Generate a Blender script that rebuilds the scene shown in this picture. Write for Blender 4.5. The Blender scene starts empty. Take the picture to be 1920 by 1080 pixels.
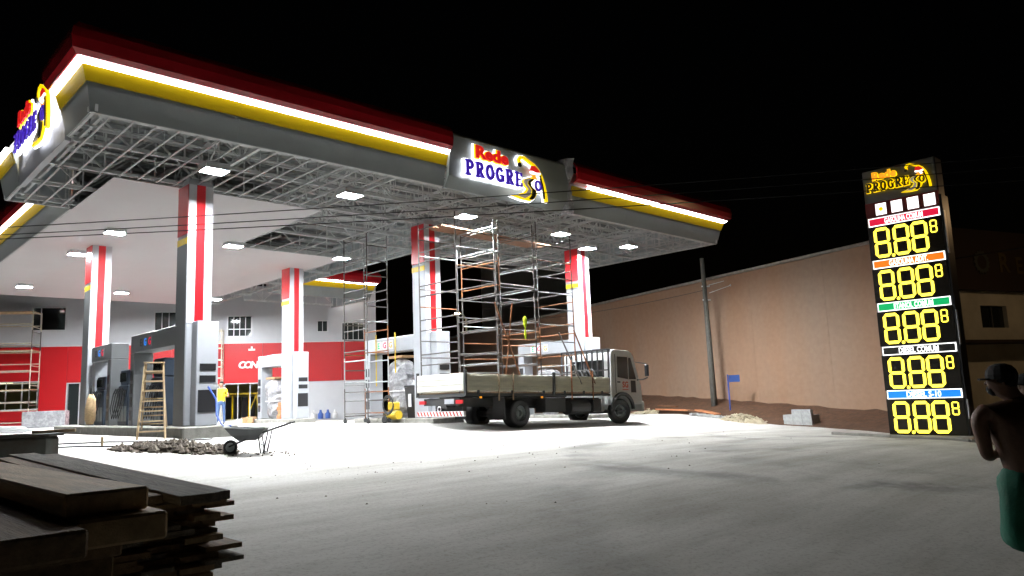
import bpy, bmesh, math, random
from mathutils import Vector, Matrix
random.seed(7)
R = math.radians
SC = bpy.context.scene
COL = SC.collection

# ------------------------------------------------------------------ camera
cam = bpy.data.cameras.new('camera'); camo = bpy.data.objects.new('camera', cam); COL.objects.link(camo)
AZ, PITCH, ROLL = R(44.1), R(8.235), R(2.2)
fw = Vector((math.sin(AZ)*math.cos(PITCH), math.cos(AZ)*math.cos(PITCH), math.sin(PITCH)))
rt = Vector((math.cos(AZ), -math.sin(AZ), 0)); up = rt.cross(fw)
r2 = rt*math.cos(ROLL) - up*math.sin(ROLL); u2 = up*math.cos(ROLL) + rt*math.sin(ROLL)
camo.matrix_world = Matrix(((r2.x, u2.x, -fw.x, 0), (r2.y, u2.y, -fw.y, 0), (r2.z, u2.z, -fw.z, .73), (0, 0, 0, 1)))
cam.sensor_width = 36; cam.lens = 36*1392/1920; cam.clip_end = 2000; cam.clip_start = .05
SC.camera = camo

# ------------------------------------------------------------------ night sky
W = bpy.data.worlds.new('World'); SC.world = W; W.use_nodes = True
wn = W.node_tree.nodes; wl = W.node_tree.links
sky = wn.new('ShaderNodeTexSky'); sky.sky_type = 'NISHITA'; sky.sun_disc = False
sky.sun_elevation = R(-1); sky.sun_rotation = R(200)
wl.new(sky.outputs[0], wn['Background'].inputs[0]); wn['Background'].inputs[1].default_value = .0012
SC.view_settings.view_transform = 'Standard'; SC.view_settings.look = 'None'
SC.view_settings.exposure = 0; SC.view_settings.gamma = 1
LED = 1320.0          # radiance of the canopy lamps
SC.cycles.max_bounces = 6; SC.cycles.diffuse_bounces = 4; SC.cycles.glossy_bounces = 3
SC.cycles.transmission_bounces = 4; SC.cycles.sample_clamp_indirect = 6
SC.cycles.caustics_reflective = False; SC.cycles.caustics_refractive = False

# ------------------------------------------------------------------ materials
def mat(name, col, rough=.6, metal=0, var=.0, scale=3, bump=0, bscale=40, emit=None, estr=0, coat=0, stretch=None, col2=None, trans=0, alpha=1):
    m = bpy.data.materials.new(name); m.use_nodes = True
    nt = m.node_tree; b = nt.nodes['Principled BSDF']; L = nt.links
    b.inputs['Base Color'].default_value = (*col, 1); b.inputs['Roughness'].default_value = rough
    b.inputs['Metallic'].default_value = metal
    if coat: b.inputs['Coat Weight'].default_value = coat; b.inputs['Coat Roughness'].default_value = .08
    if trans: b.inputs['Transmission Weight'].default_value = trans
    if alpha < 1: b.inputs['Alpha'].default_value = alpha
    if emit: b.inputs['Emission Color'].default_value = (*emit, 1); b.inputs['Emission Strength'].default_value = estr
    if var or bump:
        tc = nt.nodes.new('ShaderNodeTexCoord'); mp = nt.nodes.new('ShaderNodeMapping'); L.new(tc.outputs['Object'], mp.inputs[0])
        if stretch: mp.inputs['Scale'].default_value = stretch
    if var:
        n = nt.nodes.new('ShaderNodeTexNoise'); n.inputs['Scale'].default_value = scale; n.inputs['Detail'].default_value = 8; n.inputs['Roughness'].default_value = .65
        L.new(mp.outputs[0], n.inputs['Vector'])
        rmp = nt.nodes.new('ShaderNodeValToRGB'); rmp.color_ramp.elements[0].position = .3; rmp.color_ramp.elements[1].position = .7
        c0 = [max(0, x*(1-var)) for x in col] if col2 is None else col2
        rmp.color_ramp.elements[0].color = (*c0, 1); rmp.color_ramp.elements[1].color = (*[min(1, x*(1+var*.4)) for x in col], 1)
        L.new(n.outputs[0], rmp.inputs[0]); L.new(rmp.outputs[0], b.inputs['Base Color'])
        mr = nt.nodes.new('ShaderNodeMapRange'); mr.inputs[3].default_value = max(.02, rough-.12); mr.inputs[4].default_value = min(1, rough+.15)
        L.new(n.outputs[0], mr.inputs[0]); L.new(mr.outputs[0], b.inputs['Roughness'])
    if bump:
        n2 = nt.nodes.new('ShaderNodeTexNoise'); n2.inputs['Scale'].default_value = bscale; n2.inputs['Detail'].default_value = 6
        L.new(mp.outputs[0], n2.inputs['Vector'])
        bp = nt.nodes.new('ShaderNodeBump'); bp.inputs['Strength'].default_value = bump; bp.inputs['Distance'].default_value = .02
        L.new(n2.outputs[0], bp.inputs['Height']); L.new(bp.outputs[0], b.inputs['Normal'])
    return m
M = {}
M['white'] = mat('white_paint', (.66, .67, .70), .4, var=.06, scale=1.5)
M['ceil'] = mat('ceiling_white', (.90, .885, .89), .45, var=.03, scale=.6)
M['lgrey'] = mat('light_grey_panel', (.40, .415, .445), .35, var=.08, scale=1.2)
M['mgrey'] = mat('mid_grey_panel', (.29, .32, .315), .4, var=.12, scale=.9)
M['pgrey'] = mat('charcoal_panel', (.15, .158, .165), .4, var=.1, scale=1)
M['dgrey'] = mat('dark_grey_panel', (.10, .105, .11), .4, var=.15, scale=1)
M['red'] = mat('red_panel', (.50, .010, .015), .3, var=.04, scale=.5, coat=.3)
M['crown'] = mat('crown_red', (.46, .012, .02), .14, var=.15, scale=.7, coat=1)
M['yellow'] = mat('yellow_panel', (.75, .52, .0), .4, var=.05)
M['strip'] = mat('strip_light', (.9, .9, .9), .5, emit=(1, .98, 1), estr=14)
M['led'] = mat('led_lens', (.9, .9, .9), .5, emit=(.93, .97, 1), estr=LED)
M['galv'] = mat('galvanised_steel', (.82, .84, .84), .42, .12, var=.25, scale=4)
M['galvd'] = mat('galvanised_purlin', (.42, .44, .44), .5, .15, var=.3, scale=3)
M['sheet'] = mat('roof_sheet', (.70, .73, .725), .38, .15, var=.22, scale=2)
M['studin'] = mat('fascia_backing', (.62, .68, .70), .35, .1, var=.2, scale=3)
M['black'] = mat('black_plastic', (.012, .012, .014), .35)
M['rubber'] = mat('rubber', (.018, .018, .018), .75, var=.3, scale=8)
M['dblue'] = mat('dark_blue_cabinet', (.03, .045, .07), .35, var=.2)
M['conc'] = mat('kerb_concrete', (.30, .29, .26), .85, var=.35, scale=5, bump=.4)
M['block'] = mat('concrete_block', (.42, .43, .42), .9, var=.25, scale=9, bump=.5)
M['glass'] = mat('window_glass', (.02, .025, .025), .05)
M['alum'] = mat('aluminium', (.74, .75, .76), .35, .25)
M['steel'] = mat('scaffold_steel', (.085, .085, .085), .65, .0, var=.5, scale=6, col2=(.06, .045, .035))
M['rust'] = mat('rusty_steel', (.26, .10, .035), .7, .3, var=.5, scale=9)
M['wpaint'] = mat('scaffold_cream', (.72, .66, .52), .5, .1, var=.3, scale=6)
M['wood'] = mat('raw_timber', (.60, .42, .23), .75, var=.35, scale=3, stretch=(6, .5, 6), bump=.3, bscale=20)
M['wooddark'] = mat('weathered_timber', (.34, .235, .14), .85, var=.5, scale=3, stretch=(7, .5, 7), bump=.5, bscale=16)
M['woodgrey'] = mat('grey_timber', (.25, .22, .18), .9, var=.5, scale=4, stretch=(8, .5, 8), bump=.6, bscale=14)
M['woodpale'] = mat('pale_timber', (.46, .33, .19), .85, var=.45, scale=3, stretch=(7, .5, 7), bump=.5, bscale=18)
M['woodladder'] = mat('ladder_timber', (.62, .46, .27), .6, var=.25, scale=5, stretch=(4, 4, .6))
M['plank'] = mat('scaffold_plank', (.17, .075, .035), .8, var=.4, scale=4, stretch=(.6, 6, 6))
M['truckw'] = mat('truck_white', (.82, .83, .81), .3, var=.1, scale=2, coat=.4)
M['bedpaint'] = mat('bed_cream', (.78, .75, .60), .45, var=.25, scale=3, stretch=(.5, 2, 4))
M['bedwhite'] = mat('tailgate_white', (.76, .74, .66), .45, var=.15, scale=3)
M['chassis'] = mat('chassis_black', (.02, .02, .02), .6, var=.4, scale=5)
M['rubble'] = mat('rubble', (.17, .14, .11), .95, var=.75, scale=7, bump=.6)
M['earth'] = mat('earth', (.115, .055, .028), .95, var=.5, scale=5, bump=.8, bscale=12)
M['sand'] = mat('sand', (.45, .39, .27), .95, var=.3, scale=6, bump=.6, bscale=25)
M['brick'] = mat('clay_brick', (.50, .20, .09), .85, var=.3, scale=6, bump=.3)
M['carton'] = mat('cardboard', (.45, .27, .14), .85, var=.2)
M['plastic'] = mat('plastic_film', (.40, .40, .42), .25, var=.45, scale=5, bump=1.0, bscale=9)
M['skin'] = mat('skin', (.17, .085, .05), .5, var=.3, scale=7, bump=.25, bscale=30)
M['skin2'] = mat('skin_light', (.42, .24, .17), .5)
M['hair'] = mat('hair', (.006, .0055, .005), .85)
M['green'] = mat('green_shorts', (.008, .13, .075), .8, var=.3, scale=6, bump=.6, bscale=14)
M['yshirt'] = mat('yellow_shirt', (.80, .66, .03), .8, var=.15, scale=9, bump=.3)
M['jeans'] = mat('jeans', (.06, .11, .24), .85, var=.3, scale=12)
M['darkcloth'] = mat('dark_cloth', (.03, .03, .035), .9)
M['bluehose'] = mat('blue_hose', (.02, .07, .35), .4)
M['ymach'] = mat('yellow_machine', (.75, .52, .04), .4, var=.2)
M['pole'] = mat('pole_concrete', (.13, .125, .11), .9, var=.35, scale=4, bump=.3)
M['tank'] = mat('tank_green_grey', (.10, .115, .105), .7, var=.6, scale=2.5, col2=(.07, .045, .03), bump=.3)
M['paper'] = mat('white_board', (.8, .8, .8), .7)
M['purple'] = mat('letter_purple', (.035, .012, .30), .4, emit=(.10, .03, .75), estr=.35)
M['lred'] = mat('letter_red', (.65, .015, .015), .4, emit=(.9, .02, .02), estr=.6)
M['lyel'] = mat('letter_yellow', (.8, .6, .02), .4, emit=(1, .68, .0), estr=1.1)
M['lorange'] = mat('letter_orange', (.8, .3, .02), .4, emit=(1, .35, .02), estr=1.0)
M['lwhite'] = mat('letter_halo', (.9, .9, .9), .5, emit=(.93, .93, 1), estr=2.6)
M['lwhite2'] = mat('sign_white', (.9, .9, .9), .5, emit=(1, 1, 1), estr=1.8)
M['pwhite'] = mat('painted_letter_white', (.8, .8, .8), .5)
M['lblack'] = mat('letter_black', (.02, .02, .02), .4)
M['lgrey2'] = mat('letter_grey', (.30, .28, .25), .5, emit=(.5, .45, .4), estr=.35)
M['digit'] = mat('digit_yellow', (.9, .8, .05), .5, emit=(1, .82, .07), estr=2.6)
M['digitd'] = mat('display_black', (.010, .007, .004), .25)
M['gred'] = mat('strip_red', (.5, .01, .03), .4, emit=(.7, .01, .05), estr=1.0)
M['gorange'] = mat('strip_orange', (.7, .2, .02), .4, emit=(1, .22, .01), estr=.9)
M['ggreen'] = mat('strip_green', (.01, .35, .1), .4, emit=(.0, .38, .11), estr=1.05)
M['gblack'] = mat('strip_black', (.012, .012, .01), .4)
M['gblue'] = mat('strip_blue', (.01, .15, .6), .4, emit=(.01, .22, .75), estr=1.15)
M['signgrey'] = mat('sign_grey', (.11, .115, .12), .35, var=.1)
M['signred'] = mat('sign_dark_red', (.12, .01, .008), .4)
M['bluesign'] = mat('street_sign_blue', (.06, .13, .42), .5)
M['sodium'] = mat('sodium_lamp', (.9, .6, .3), .5, emit=(1, .62, .3), estr=320)
M['interior'] = mat('shop_interior', (.50, .46, .30), .8, var=.3, scale=2)
M['shoplamp'] = mat('shop_lamp', (.9, .9, .7), .5, emit=(1, .92, .5), estr=5)
M['bldwhite'] = mat('building_render_white', (.60, .61, .56), .9, var=.2, scale=.8)
M['bldbrown'] = mat('building_dark_brown', (.030, .017, .013), .8, var=.3, scale=1)
M['blddark'] = mat('far_building', (.20, .195, .17), .9, var=.2, scale=.5)
M['fletter'] = mat('faded_letter', (.07, .05, .012), .7); M['fgear'] = mat('faded_gear', (.05, .055, .045), .7)
M['leaf'] = mat('leaf', (.04, .06, .02), .8, var=.4)
def wall_material():
    m = bpy.data.materials.new('warehouse_render'); m.use_nodes = True; nt = m.node_tree; b = nt.nodes['Principled BSDF']; L = nt.links
    tc = nt.nodes.new('ShaderNodeTexCoord'); mp = nt.nodes.new('ShaderNodeMapping'); L.new(tc.outputs['Object'], mp.inputs[0]); mp.inputs['Scale'].default_value = (.35, .35, .06)
    n = nt.nodes.new('ShaderNodeTexNoise'); n.inputs['Scale'].default_value = 1.2; n.inputs['Detail'].default_value = 5; L.new(mp.outputs[0], n.inputs['Vector'])
    r = nt.nodes.new('ShaderNodeValToRGB'); r.color_ramp.elements[0].position = .35; r.color_ramp.elements[1].position = .68
    r.color_ramp.elements[0].color = (.385, .222, .135, 1); r.color_ramp.elements[1].color = (.37, .265, .195, 1)
    L.new(n.outputs[0], r.inputs[0])
    n2 = nt.nodes.new('ShaderNodeTexNoise'); n2.inputs['Scale'].default_value = 5; n2.inputs['Detail'].default_value = 8; L.new(tc.outputs['Object'], n2.inputs['Vector'])
    mx = nt.nodes.new('ShaderNodeMix'); mx.data_type = 'RGBA'; mx.blend_type = 'MULTIPLY'; mx.inputs[0].default_value = .26
    L.new(r.outputs[0], mx.inputs[6]); L.new(n2.outputs[0], mx.inputs[7]); L.new(mx.outputs[2], b.inputs['Base Color']); b.inputs['Roughness'].default_value = .9
    return m
M['wall'] = wall_material()
def ground_material():
    m = bpy.data.materials.new('dusty_concrete'); m.use_nodes = True; nt = m.node_tree; b = nt.nodes['Principled BSDF']; L = nt.links
    tc = nt.nodes.new('ShaderNodeTexCoord')
    def noise(s, d, ro=.6, sc=(1, 1, 1), rot=0):
        mp = nt.nodes.new('ShaderNodeMapping'); mp.inputs['Scale'].default_value = sc; mp.inputs['Rotation'].default_value = (0, 0, rot); L.new(tc.outputs['Object'], mp.inputs[0])
        n = nt.nodes.new('ShaderNodeTexNoise'); n.inputs['Scale'].default_value = s; n.inputs['Detail'].default_value = d; n.inputs['Roughness'].default_value = ro
        L.new(mp.outputs[0], n.inputs['Vector']); return n.outputs[0]
    def ramp(src, a, ca, e, ce):
        r = nt.nodes.new('ShaderNodeValToRGB'); r.color_ramp.elements[0].position = a; r.color_ramp.elements[1].position = e
        r.color_ramp.elements[0].color = (*ca, 1); r.color_ramp.elements[1].color = (*ce, 1); L.new(src, r.inputs[0]); return r.outputs[0]
    def mix(mode, f, a, c):
        x = nt.nodes.new('ShaderNodeMix'); x.data_type = 'RGBA'; x.blend_type = mode; x.inputs[0].default_value = f
        L.new(a, x.inputs[6]); L.new(c, x.inputs[7]); return x.outputs[2]
    base = ramp(noise(.35, 8, .62), .32, (.42, .405, .36), .68, (.55, .535, .49))
    streak = ramp(noise(.9, 9, .68, (.16, 1.1, 1), R(-8)), .38, (.66, .64, .60), .60, (1, 1, 1))
    sp = ramp(noise(22, 5, .8), .36, (.55, .53, .49), .5, (1, 1, 1))
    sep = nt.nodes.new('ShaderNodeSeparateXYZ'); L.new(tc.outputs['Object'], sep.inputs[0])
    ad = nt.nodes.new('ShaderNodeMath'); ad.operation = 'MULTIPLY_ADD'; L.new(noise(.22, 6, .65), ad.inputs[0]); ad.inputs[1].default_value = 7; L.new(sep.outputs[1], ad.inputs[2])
    lit_zone = nt.nodes.new('ShaderNodeMapRange'); lit_zone.inputs[1].default_value = 9; lit_zone.inputs[2].default_value = 22; L.new(ad.outputs[0], lit_zone.inputs[0])
    slab = ramp(noise(.5, 8, .62), .32, (.72, .71, .68), .68, (.82, .81, .79))  # pale concrete; its extra lightness toward the canopy is painted-in lamp light
    bm = nt.nodes.new('ShaderNodeMix'); bm.data_type = 'RGBA'; L.new(lit_zone.outputs[0], bm.inputs[0]); L.new(base, bm.inputs[6]); L.new(slab, bm.inputs[7]); base = bm.outputs[2]
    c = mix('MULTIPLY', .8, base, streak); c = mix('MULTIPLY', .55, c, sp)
    # curved tyre marks swept by turning lorries
    for (cx, cy, r0, wd, amt) in ((17.5, 4.2, 4.6, .16, .28), (17.5, 4.2, 6.4, .2, .24), (12, 2, 7.5, .18, .22), (20.5, 9.5, 3.2, .15, .26), (15, 7, 5.3, .16, .4)):
        mp = nt.nodes.new('ShaderNodeMapping'); mp.inputs['Location'].default_value = (-cx, -cy, 0); L.new(tc.outputs['Object'], mp.inputs[0])
        sx = nt.nodes.new('ShaderNodeVectorMath'); sx.operation = 'MULTIPLY'; sx.inputs[1].default_value = (1, 1.25, 0); L.new(mp.outputs[0], sx.inputs[0])
        ln = nt.nodes.new('ShaderNodeVectorMath'); ln.operation = 'LENGTH'; L.new(sx.outputs[0], ln.inputs[0])
        w = nt.nodes.new('ShaderNodeMath'); w.operation = 'SUBTRACT'; w.inputs[1].default_value = r0; L.new(ln.outputs['Value'], w.inputs[0])
        a = nt.nodes.new('ShaderNodeMath'); a.operation = 'ABSOLUTE'; L.new(w.outputs[0], a.inputs[0])
        mr = nt.nodes.new('ShaderNodeMapRange'); mr.inputs[1].default_value = wd; mr.inputs[2].default_value = wd*3.5; mr.inputs[3].default_value = 1-amt; mr.inputs[4].default_value = 1; L.new(a.outputs[0], mr.inputs[0])
        br = ramp(noise(.8, 5), .42, (0, 0, 0), .6, (1, 1, 1))
        mm = nt.nodes.new('ShaderNodeMix'); mm.data_type = 'RGBA'; L.new(br, mm.inputs[0]); mm.inputs[6].default_value = (1, 1, 1, 1); L.new(mr.outputs[0], mm.inputs[7])
        c = mix('MULTIPLY', 1, c, mm.outputs[2])
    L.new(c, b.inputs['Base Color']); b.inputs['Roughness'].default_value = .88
    bp = nt.nodes.new('ShaderNodeBump'); bp.inputs['Strength'].default_value = .45; bp.inputs['Distance'].default_value = .03
    L.new(noise(6, 8, .7), bp.inputs['Height']); L.new(bp.outputs[0], b.inputs['Normal'])
    return m
M['ground'] = ground_material()

# ------------------------------------------------------------------ mesh helpers
class MB:
    def __init__(s): s.v = []; s.f = []; s.n = 0
    def add(s, vs, fs):
        o = len(s.v); s.v += [tuple(v) for v in vs]; s.f += [tuple(i+o for i in f) for f in fs]; return s
    def box(s, x0, x1, y0, y1, z0, z1):
        return s.add([(x0, y0, z0), (x1, y0, z0), (x1, y1, z0), (x0, y1, z0), (x0, y0, z1), (x1, y0, z1), (x1, y1, z1), (x0, y1, z1)],
                     [(0, 3, 2, 1), (4, 5, 6, 7), (0, 1, 5, 4), (1, 2, 6, 5), (2, 3, 7, 6), (3, 0, 4, 7)])
    def bar(s, p, q, w=.05, h=None):
        p = Vector(p); q = Vector(q); h = h or w; d = (q-p).normalized()
        a = d.cross(Vector((0, 0, 1)));  a = Vector((1, 0, 0)) if a.length < 1e-4 else a.normalized()
        b = a.cross(d); vs = []
        for c in (p, q):
            for i, j in ((-1, -1), (1, -1), (1, 1), (-1, 1)): vs.append(c+a*(i*w/2)+b*(j*h/2))
        return s.add(vs, [(0, 1, 2, 3), (7, 6, 5, 4), (0, 4, 5, 1), (1, 5, 6, 2), (2, 6, 7, 3), (3, 7, 4, 0)])
    def tube(s, pts, r, n=6):
        pts = [Vector(p) for p in pts]; rs = r if isinstance(r, (list, tuple)) else [r]*len(pts); o = len(s.v)
        for i, p in enumerate(pts):
            d = (pts[min(i+1, len(pts)-1)]-pts[max(i-1, 0)]).normalized()
            a = d.cross(Vector((0, 0, 1))); a = Vector((1, 0, 0)) if a.length < 1e-3 else a.normalized(); b = a.cross(d)
            for k in range(n):
                t = 2*math.pi*k/n; s.v.append(tuple(p+a*(math.cos(t)*rs[i])+b*(math.sin(t)*rs[i])))
        for i in range(len(pts)-1):
            for k in range(n):
                k2 = (k+1) % n; s.f.append((o+i*n+k, o+i*n+k2, o+(i+1)*n+k2, o+(i+1)*n+k))
        s.f.append(tuple(o+k for k in range(n))[::-1]); e = o+(len(pts)-1)*n; s.f.append(tuple(e+k for k in range(n)))
        return s
    def prism(s, poly, a, b, axis='y'):
        n = len(poly); vs = []
        for t in (a, b):
            for (u, w) in poly: vs.append((u, t, w) if axis == 'y' else ((t, u, w) if axis == 'x' else (u, w, t)))
        fs = [tuple(range(n)), tuple(range(2*n-1, n-1, -1))]+[(i, i+n, (i+1) % n+n, (i+1) % n) for i in range(n)]
        return s.add(vs, fs)
    def loft(s, rings, close=True, cap=True):
        n = len(rings[0]); vs = [p for r_ in rings for p in r_]; fs = []
        for i in range(len(rings)-1):
            for k in range(n if close else n-1):
                k2 = (k+1) % n; fs.append((i*n+k, i*n+k2, (i+1)*n+k2, (i+1)*n+k))
        if cap and close: fs += [tuple(range(n))[::-1], tuple((len(rings)-1)*n+k for k in range(n))]
        return s.add(vs, fs)
    def xf(s, m):
        s.v = [tuple(m @ Vector(v)) for v in s.v]; return s
    def mesh(s, name):
        me = bpy.data.meshes.new(name); me.from_pydata(s.v, [], s.f); me.validate()
        bm = bmesh.new(); bm.from_mesh(me); bmesh.ops.recalc_face_normals(bm, faces=bm.faces); bm.to_mesh(me); bm.free()
        return me
INV = {}
def tag(o, label=None, cat=None, group=None, kind=None):
    if label: o['label'] = label
    if cat: o['category'] = cat; o['kind'] = 'thing'
    if group: o['group'] = group
    if kind: o['kind'] = kind
    return o
def thing(name, label, cat, loc=(0, 0, 0), rz=0, group=None):
    o = bpy.data.objects.new(name, None); COL.objects.link(o); o.empty_display_size = .2
    o.location = loc; o.rotation_euler = (0, 0, rz)
    INV[o.name] = (Matrix.Translation(loc) @ Matrix.Rotation(rz, 4, 'Z')).inverted()
    return tag(o, label, cat, group)
def obj(name, mb, m, parent=None, smooth=False, bevel=0, world=True, seg=1):
    """one mesh object; geometry is given in world coordinates unless world=False"""
    me = mb.mesh(name) if isinstance(mb, MB) else mb
    if parent is not None and world:
        r = parent
        while r.parent: r = r.parent
        if r.name in INV: me.transform(INV[r.name])
    ms = m if isinstance(m, (list, tuple)) else [m]
    for x in ms: me.materials.append(M[x] if isinstance(x, str) else x)
    o = bpy.data.objects.new(name, me); COL.objects.link(o)
    if parent is not None: o.parent = parent
    if smooth:
        for p in me.polygons: p.use_smooth = True
    if bevel:
        b = o.modifiers.new('bevel', 'BEVEL'); b.width = bevel; b.segments = seg; b.limit_method = 'ANGLE'; b.angle_limit = R(40)
    return o
def copy_tree(o, parent=None):
    c = o.copy(); COL.objects.link(c); c.parent = parent
    for ch in list(o.children): copy_tree(ch, c)
    return c
def B(*a): return MB().box(*a)
def frame_mat(O, Rv, Uv):
    Rv = Vector(Rv).normalized(); Uv = Vector(Uv).normalized(); N = Rv.cross(Uv)
    return Matrix(((Rv.x, Uv.x, N.x, O[0]), (Rv.y, Uv.y, N.y, O[1]), (Rv.z, Uv.z, N.z, O[2]), (0, 0, 0, 1)))
def text_mesh(txt, size, off=0, shear=0, ext=.004, width=None, space=1):
    cu = bpy.data.curves.new('t', 'FONT'); cu.body = txt; cu.size = size; cu.offset = off; cu.shear = shear; cu.extrude = ext; cu.space_character = space
    cu.resolution_u = 3; cu.align_x = 'CENTER'; cu.align_y = 'CENTER'
    o = bpy.data.objects.new('t', cu); COL.objects.link(o); dg = bpy.context.evaluated_depsgraph_get()
    me = bpy.data.meshes.new_from_object(o.evaluated_get(dg)); bpy.data.objects.remove(o); bpy.data.curves.remove(cu)
    me.materials.clear()
    xs = [v.co.x for v in me.vertices]; ys = [v.co.y for v in me.vertices]
    cx = (min(xs)+max(xs))/2; cy = (min(ys)+max(ys))/2; sx = width/(max(xs)-min(xs)) if width else 1
    me.transform(Matrix.Diagonal((sx, 1, 1, 1)) @ Matrix.Translation((-cx, -cy, 0)))
    return me
def text(name, txt, size, m, parent, O, Rv, Uv, **k):
    me = text_mesh(txt, size, **k); me.transform(frame_mat(O, Rv, Uv)); me.name = name
    return obj(name, me, m, parent)

# ------------------------------------------------------------------ terrain
def sm(t): t = min(1, max(0, t)); return t*t*(3-2*t)
YS = [-50, 0, 1.5, 3, 6, 10, 13, 14.7, 15.5, 18, 900]; ZS = [-.95, -.95, -.92, -.8, -.54, -.42, -.33, -.22, -.12, .05, .05]
def interp(x, a, b):
    if x <= a[0]: return b[0]
    for i in range(len(a)-1):
        if x <= a[i+1]: return b[i]+(b[i+1]-b[i])*(x-a[i])/(a[i+1]-a[i])
    return b[-1]
def gz(x, y): return -.36*min(1, max(0, (x-10)/14))**1.6+interp(y, YS, ZS)
def axis(a, b, st, outer): 
    n = int((b-a)/st); return [-x for x in outer[::-1]]+[a+(b-a)*i/n for i in range(n+1)]+[b+x for x in outer]
g = MB(); ax = axis(-20, 60, .8, [30, 90, 250, 600]); ay = axis(-20, 60, .5, [30, 90, 250, 600])
vs = [(x, y, gz(x, y)) for y in ay for x in ax]; nx = len(ax)
g.add(vs, [(j*nx+i, j*nx+i+1, (j+1)*nx+i+1, (j+1)*nx+i) for j in range(len(ay)-1) for i in range(nx-1)])
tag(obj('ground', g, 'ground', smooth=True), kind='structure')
# dirt verge that climbs to the foot of the warehouse wall
WD = Vector((.29, .957)); W0 = Vector((27.3, 9.8))
def wall_pt(t): return W0+WD*t
def wall_base(t): return interp(t, [-8, 0, 13.6, 40], [-.35, -.2, .65, .9])
def verge_edge(t):
    p = wall_pt(t); off = interp(p.y, [3, 5.4, 9.2, 12, 20, 40], [6.4, 5.6, 2.9, 2.6, 3.0, 3.4])
    return Vector((p.x-off, p.y+.08*math.sin(p.y*2.1)+.05*math.sin(p.y*5.3)))
dv = MB(); rows = []; rnd = random.Random(3)
for i in range(111):
    t = -7+i*.5; a = verge_edge(t); b = wall_pt(t)+Vector((.5, -.1)); za = gz(a.x, a.y)-.05; zb = wall_base(t); row = []
    for k in range(13):
        s = k/12; q = a.lerp(b, s); pr = interp(s, [0, .08, .3, .6, 1], [0, .12, .25, .6, 1])
        row.append((q.x, q.y, za+(zb-za)*pr+(0 if k in (0,) else rnd.uniform(-.035, .06)*min(1, s*5))))
    rows.append(row)
dv.loft(rows, close=False, cap=False)
tag(obj('dirt_verge', dv, 'earth', smooth=True), kind='structure')

# ------------------------------------------------------------------ canopy
HB = 6.2
X0, X1, Y0, Y1 = 3.58, 25.28, 14.65, 22.35        # front bar
SX0, SX1, SY1 = 5.05, 16.6, 40.4                   # stem that runs back to the shop
can = thing('station_canopy', 'big fuel station canopy with red crown, lit white strip and open steel trusses', 'canopy', (14.3, 18.5, 6.2))
# profile of the fascia: (outward offset, z)
PF = {'grey': [(0, 6.2), (.12, 6.72)], 'yellow': [(.14, 6.725), (.225, 6.99)], 'strip': [(.235, 7.01), (.33, 7.075)]}
CROWN = [(.17, 7.08), (.36, 7.082), (.44, 7.17), (.47, 7.38), (.44, 7.56), (.34, 7.70), (.18, 7.76), (-.1, 7.78)]
def run(prof, p, q, n, e0=0, e1=0, th=.05):
    """sweep a (out,z) profile from p to q; n = outward normal, e0/e1 = mitre factors at the ends"""
    p = Vector(p); q = Vector(q); n = Vector(n); d = (q-p).normalized(); mb = MB()
    full = prof+[(o-th, z) for o, z in prof[::-1]]
    ring = lambda c, e, s: [tuple((c+n*o+d*(o*e*s)).to_3d()+Vector((0, 0, z))) for o, z in full]
    mb.loft([ring(p, e0, -1), ring(q, e1, 1)]); return mb
def fascia(p, q, n, e0=0, e1=0, crown=True, gap0=0, gap1=0):
    L = (Vector(q)-Vector(p)).length; d = (Vector(q)-Vector(p)).normalized(); k = max(1, round(L/3.0))
    for i in range(k):       # grey sheets, one after another with a thin joint
        a = Vector(p)+d*(L*i/k+(.004 if i else 0)); b = Vector(p)+d*(L*(i+1)/k)
        obj('fascia_panel', run(PF['grey'], a, b, n, e0 if i == 0 else 0, e1 if i == k-1 else 0, .03), 'mgrey', can)
        obj('stripe_panel', run(PF['yellow'], a, b, n, e0 if i == 0 else 0, e1 if i == k-1 else 0, .04), 'yellow', can)
    obj('light_strip', run(PF['strip'], Vector(p)+d*gap0, Vector(q)-d*gap1, n, e0, e1, .04), 'strip', can)
    if crown:
        k = max(1, round(L/6.0))
        for i in range(k):
            a = Vector(p)+d*(L*i/k+(.006 if i else 0)); b = Vector(p)+d*(L*(i+1)/k)
            obj('crown', run(CROWN, a, b, n, e0 if i == 0 else 0, e1 if i == k-1 else 0, .06), 'crown', can, smooth=False, bevel=.0)
    obj('edge_beam', MB().bar((*(Vector(p)-Vector(n)*.06), 6.22), (*(Vector(q)-Vector(n)*.06), 6.22), .05, .05), 'galv', can)
    # stud wall and sheet behind the fascia, seen from inside
    bk = MB(); bk.add([(*(Vector(p)-Vector(n)*.05), 6.25), (*(Vector(q)-Vector(n)*.05), 6.25), (*(Vector(q)-Vector(n)*.05), 7.5), (*(Vector(p)-Vector(n)*.05), 7.5)], [(0, 1, 2, 3)])
    obj('backing_sheet', bk, 'studin', can)
    st = MB(); m = int(L/.6)
    for i in range(m+1):
        c = Vector(p)+d*(L*i/m)-Vector(n)*.09; st.bar((*c, 6.22), (*c, 7.4), .05, .07)
    obj('stud_row', st, 'galv', can)['kind'] = 'stuff'
SG0, SG1 = 11.85, 16.45
fascia((X0, Y0), (SG0, Y0), (0, -1), 1, 0)
fascia((SG1+.25, Y0), (X1, Y0), (0, -1), 0, 1, gap0=.7)
fascia((X0, 16.35), (X0, Y0), (-1, 0), 0, 1)
fascia((X0, Y1), (X0, 20.6), (-1, 0), 0, 0, crown=False)
fascia((X1, Y0), (X1, Y1), (1, 0), 1, 1)
fascia((SX0, SY1), (SX0, Y1+.02), (-1, 0), 0, 0)
fascia((SX1, Y1), (SX1, 34.38), (1, 0), 0, 0)
fascia((X1, Y1), (SX1+.02, Y1), (0, 1), 1, 0)
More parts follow.
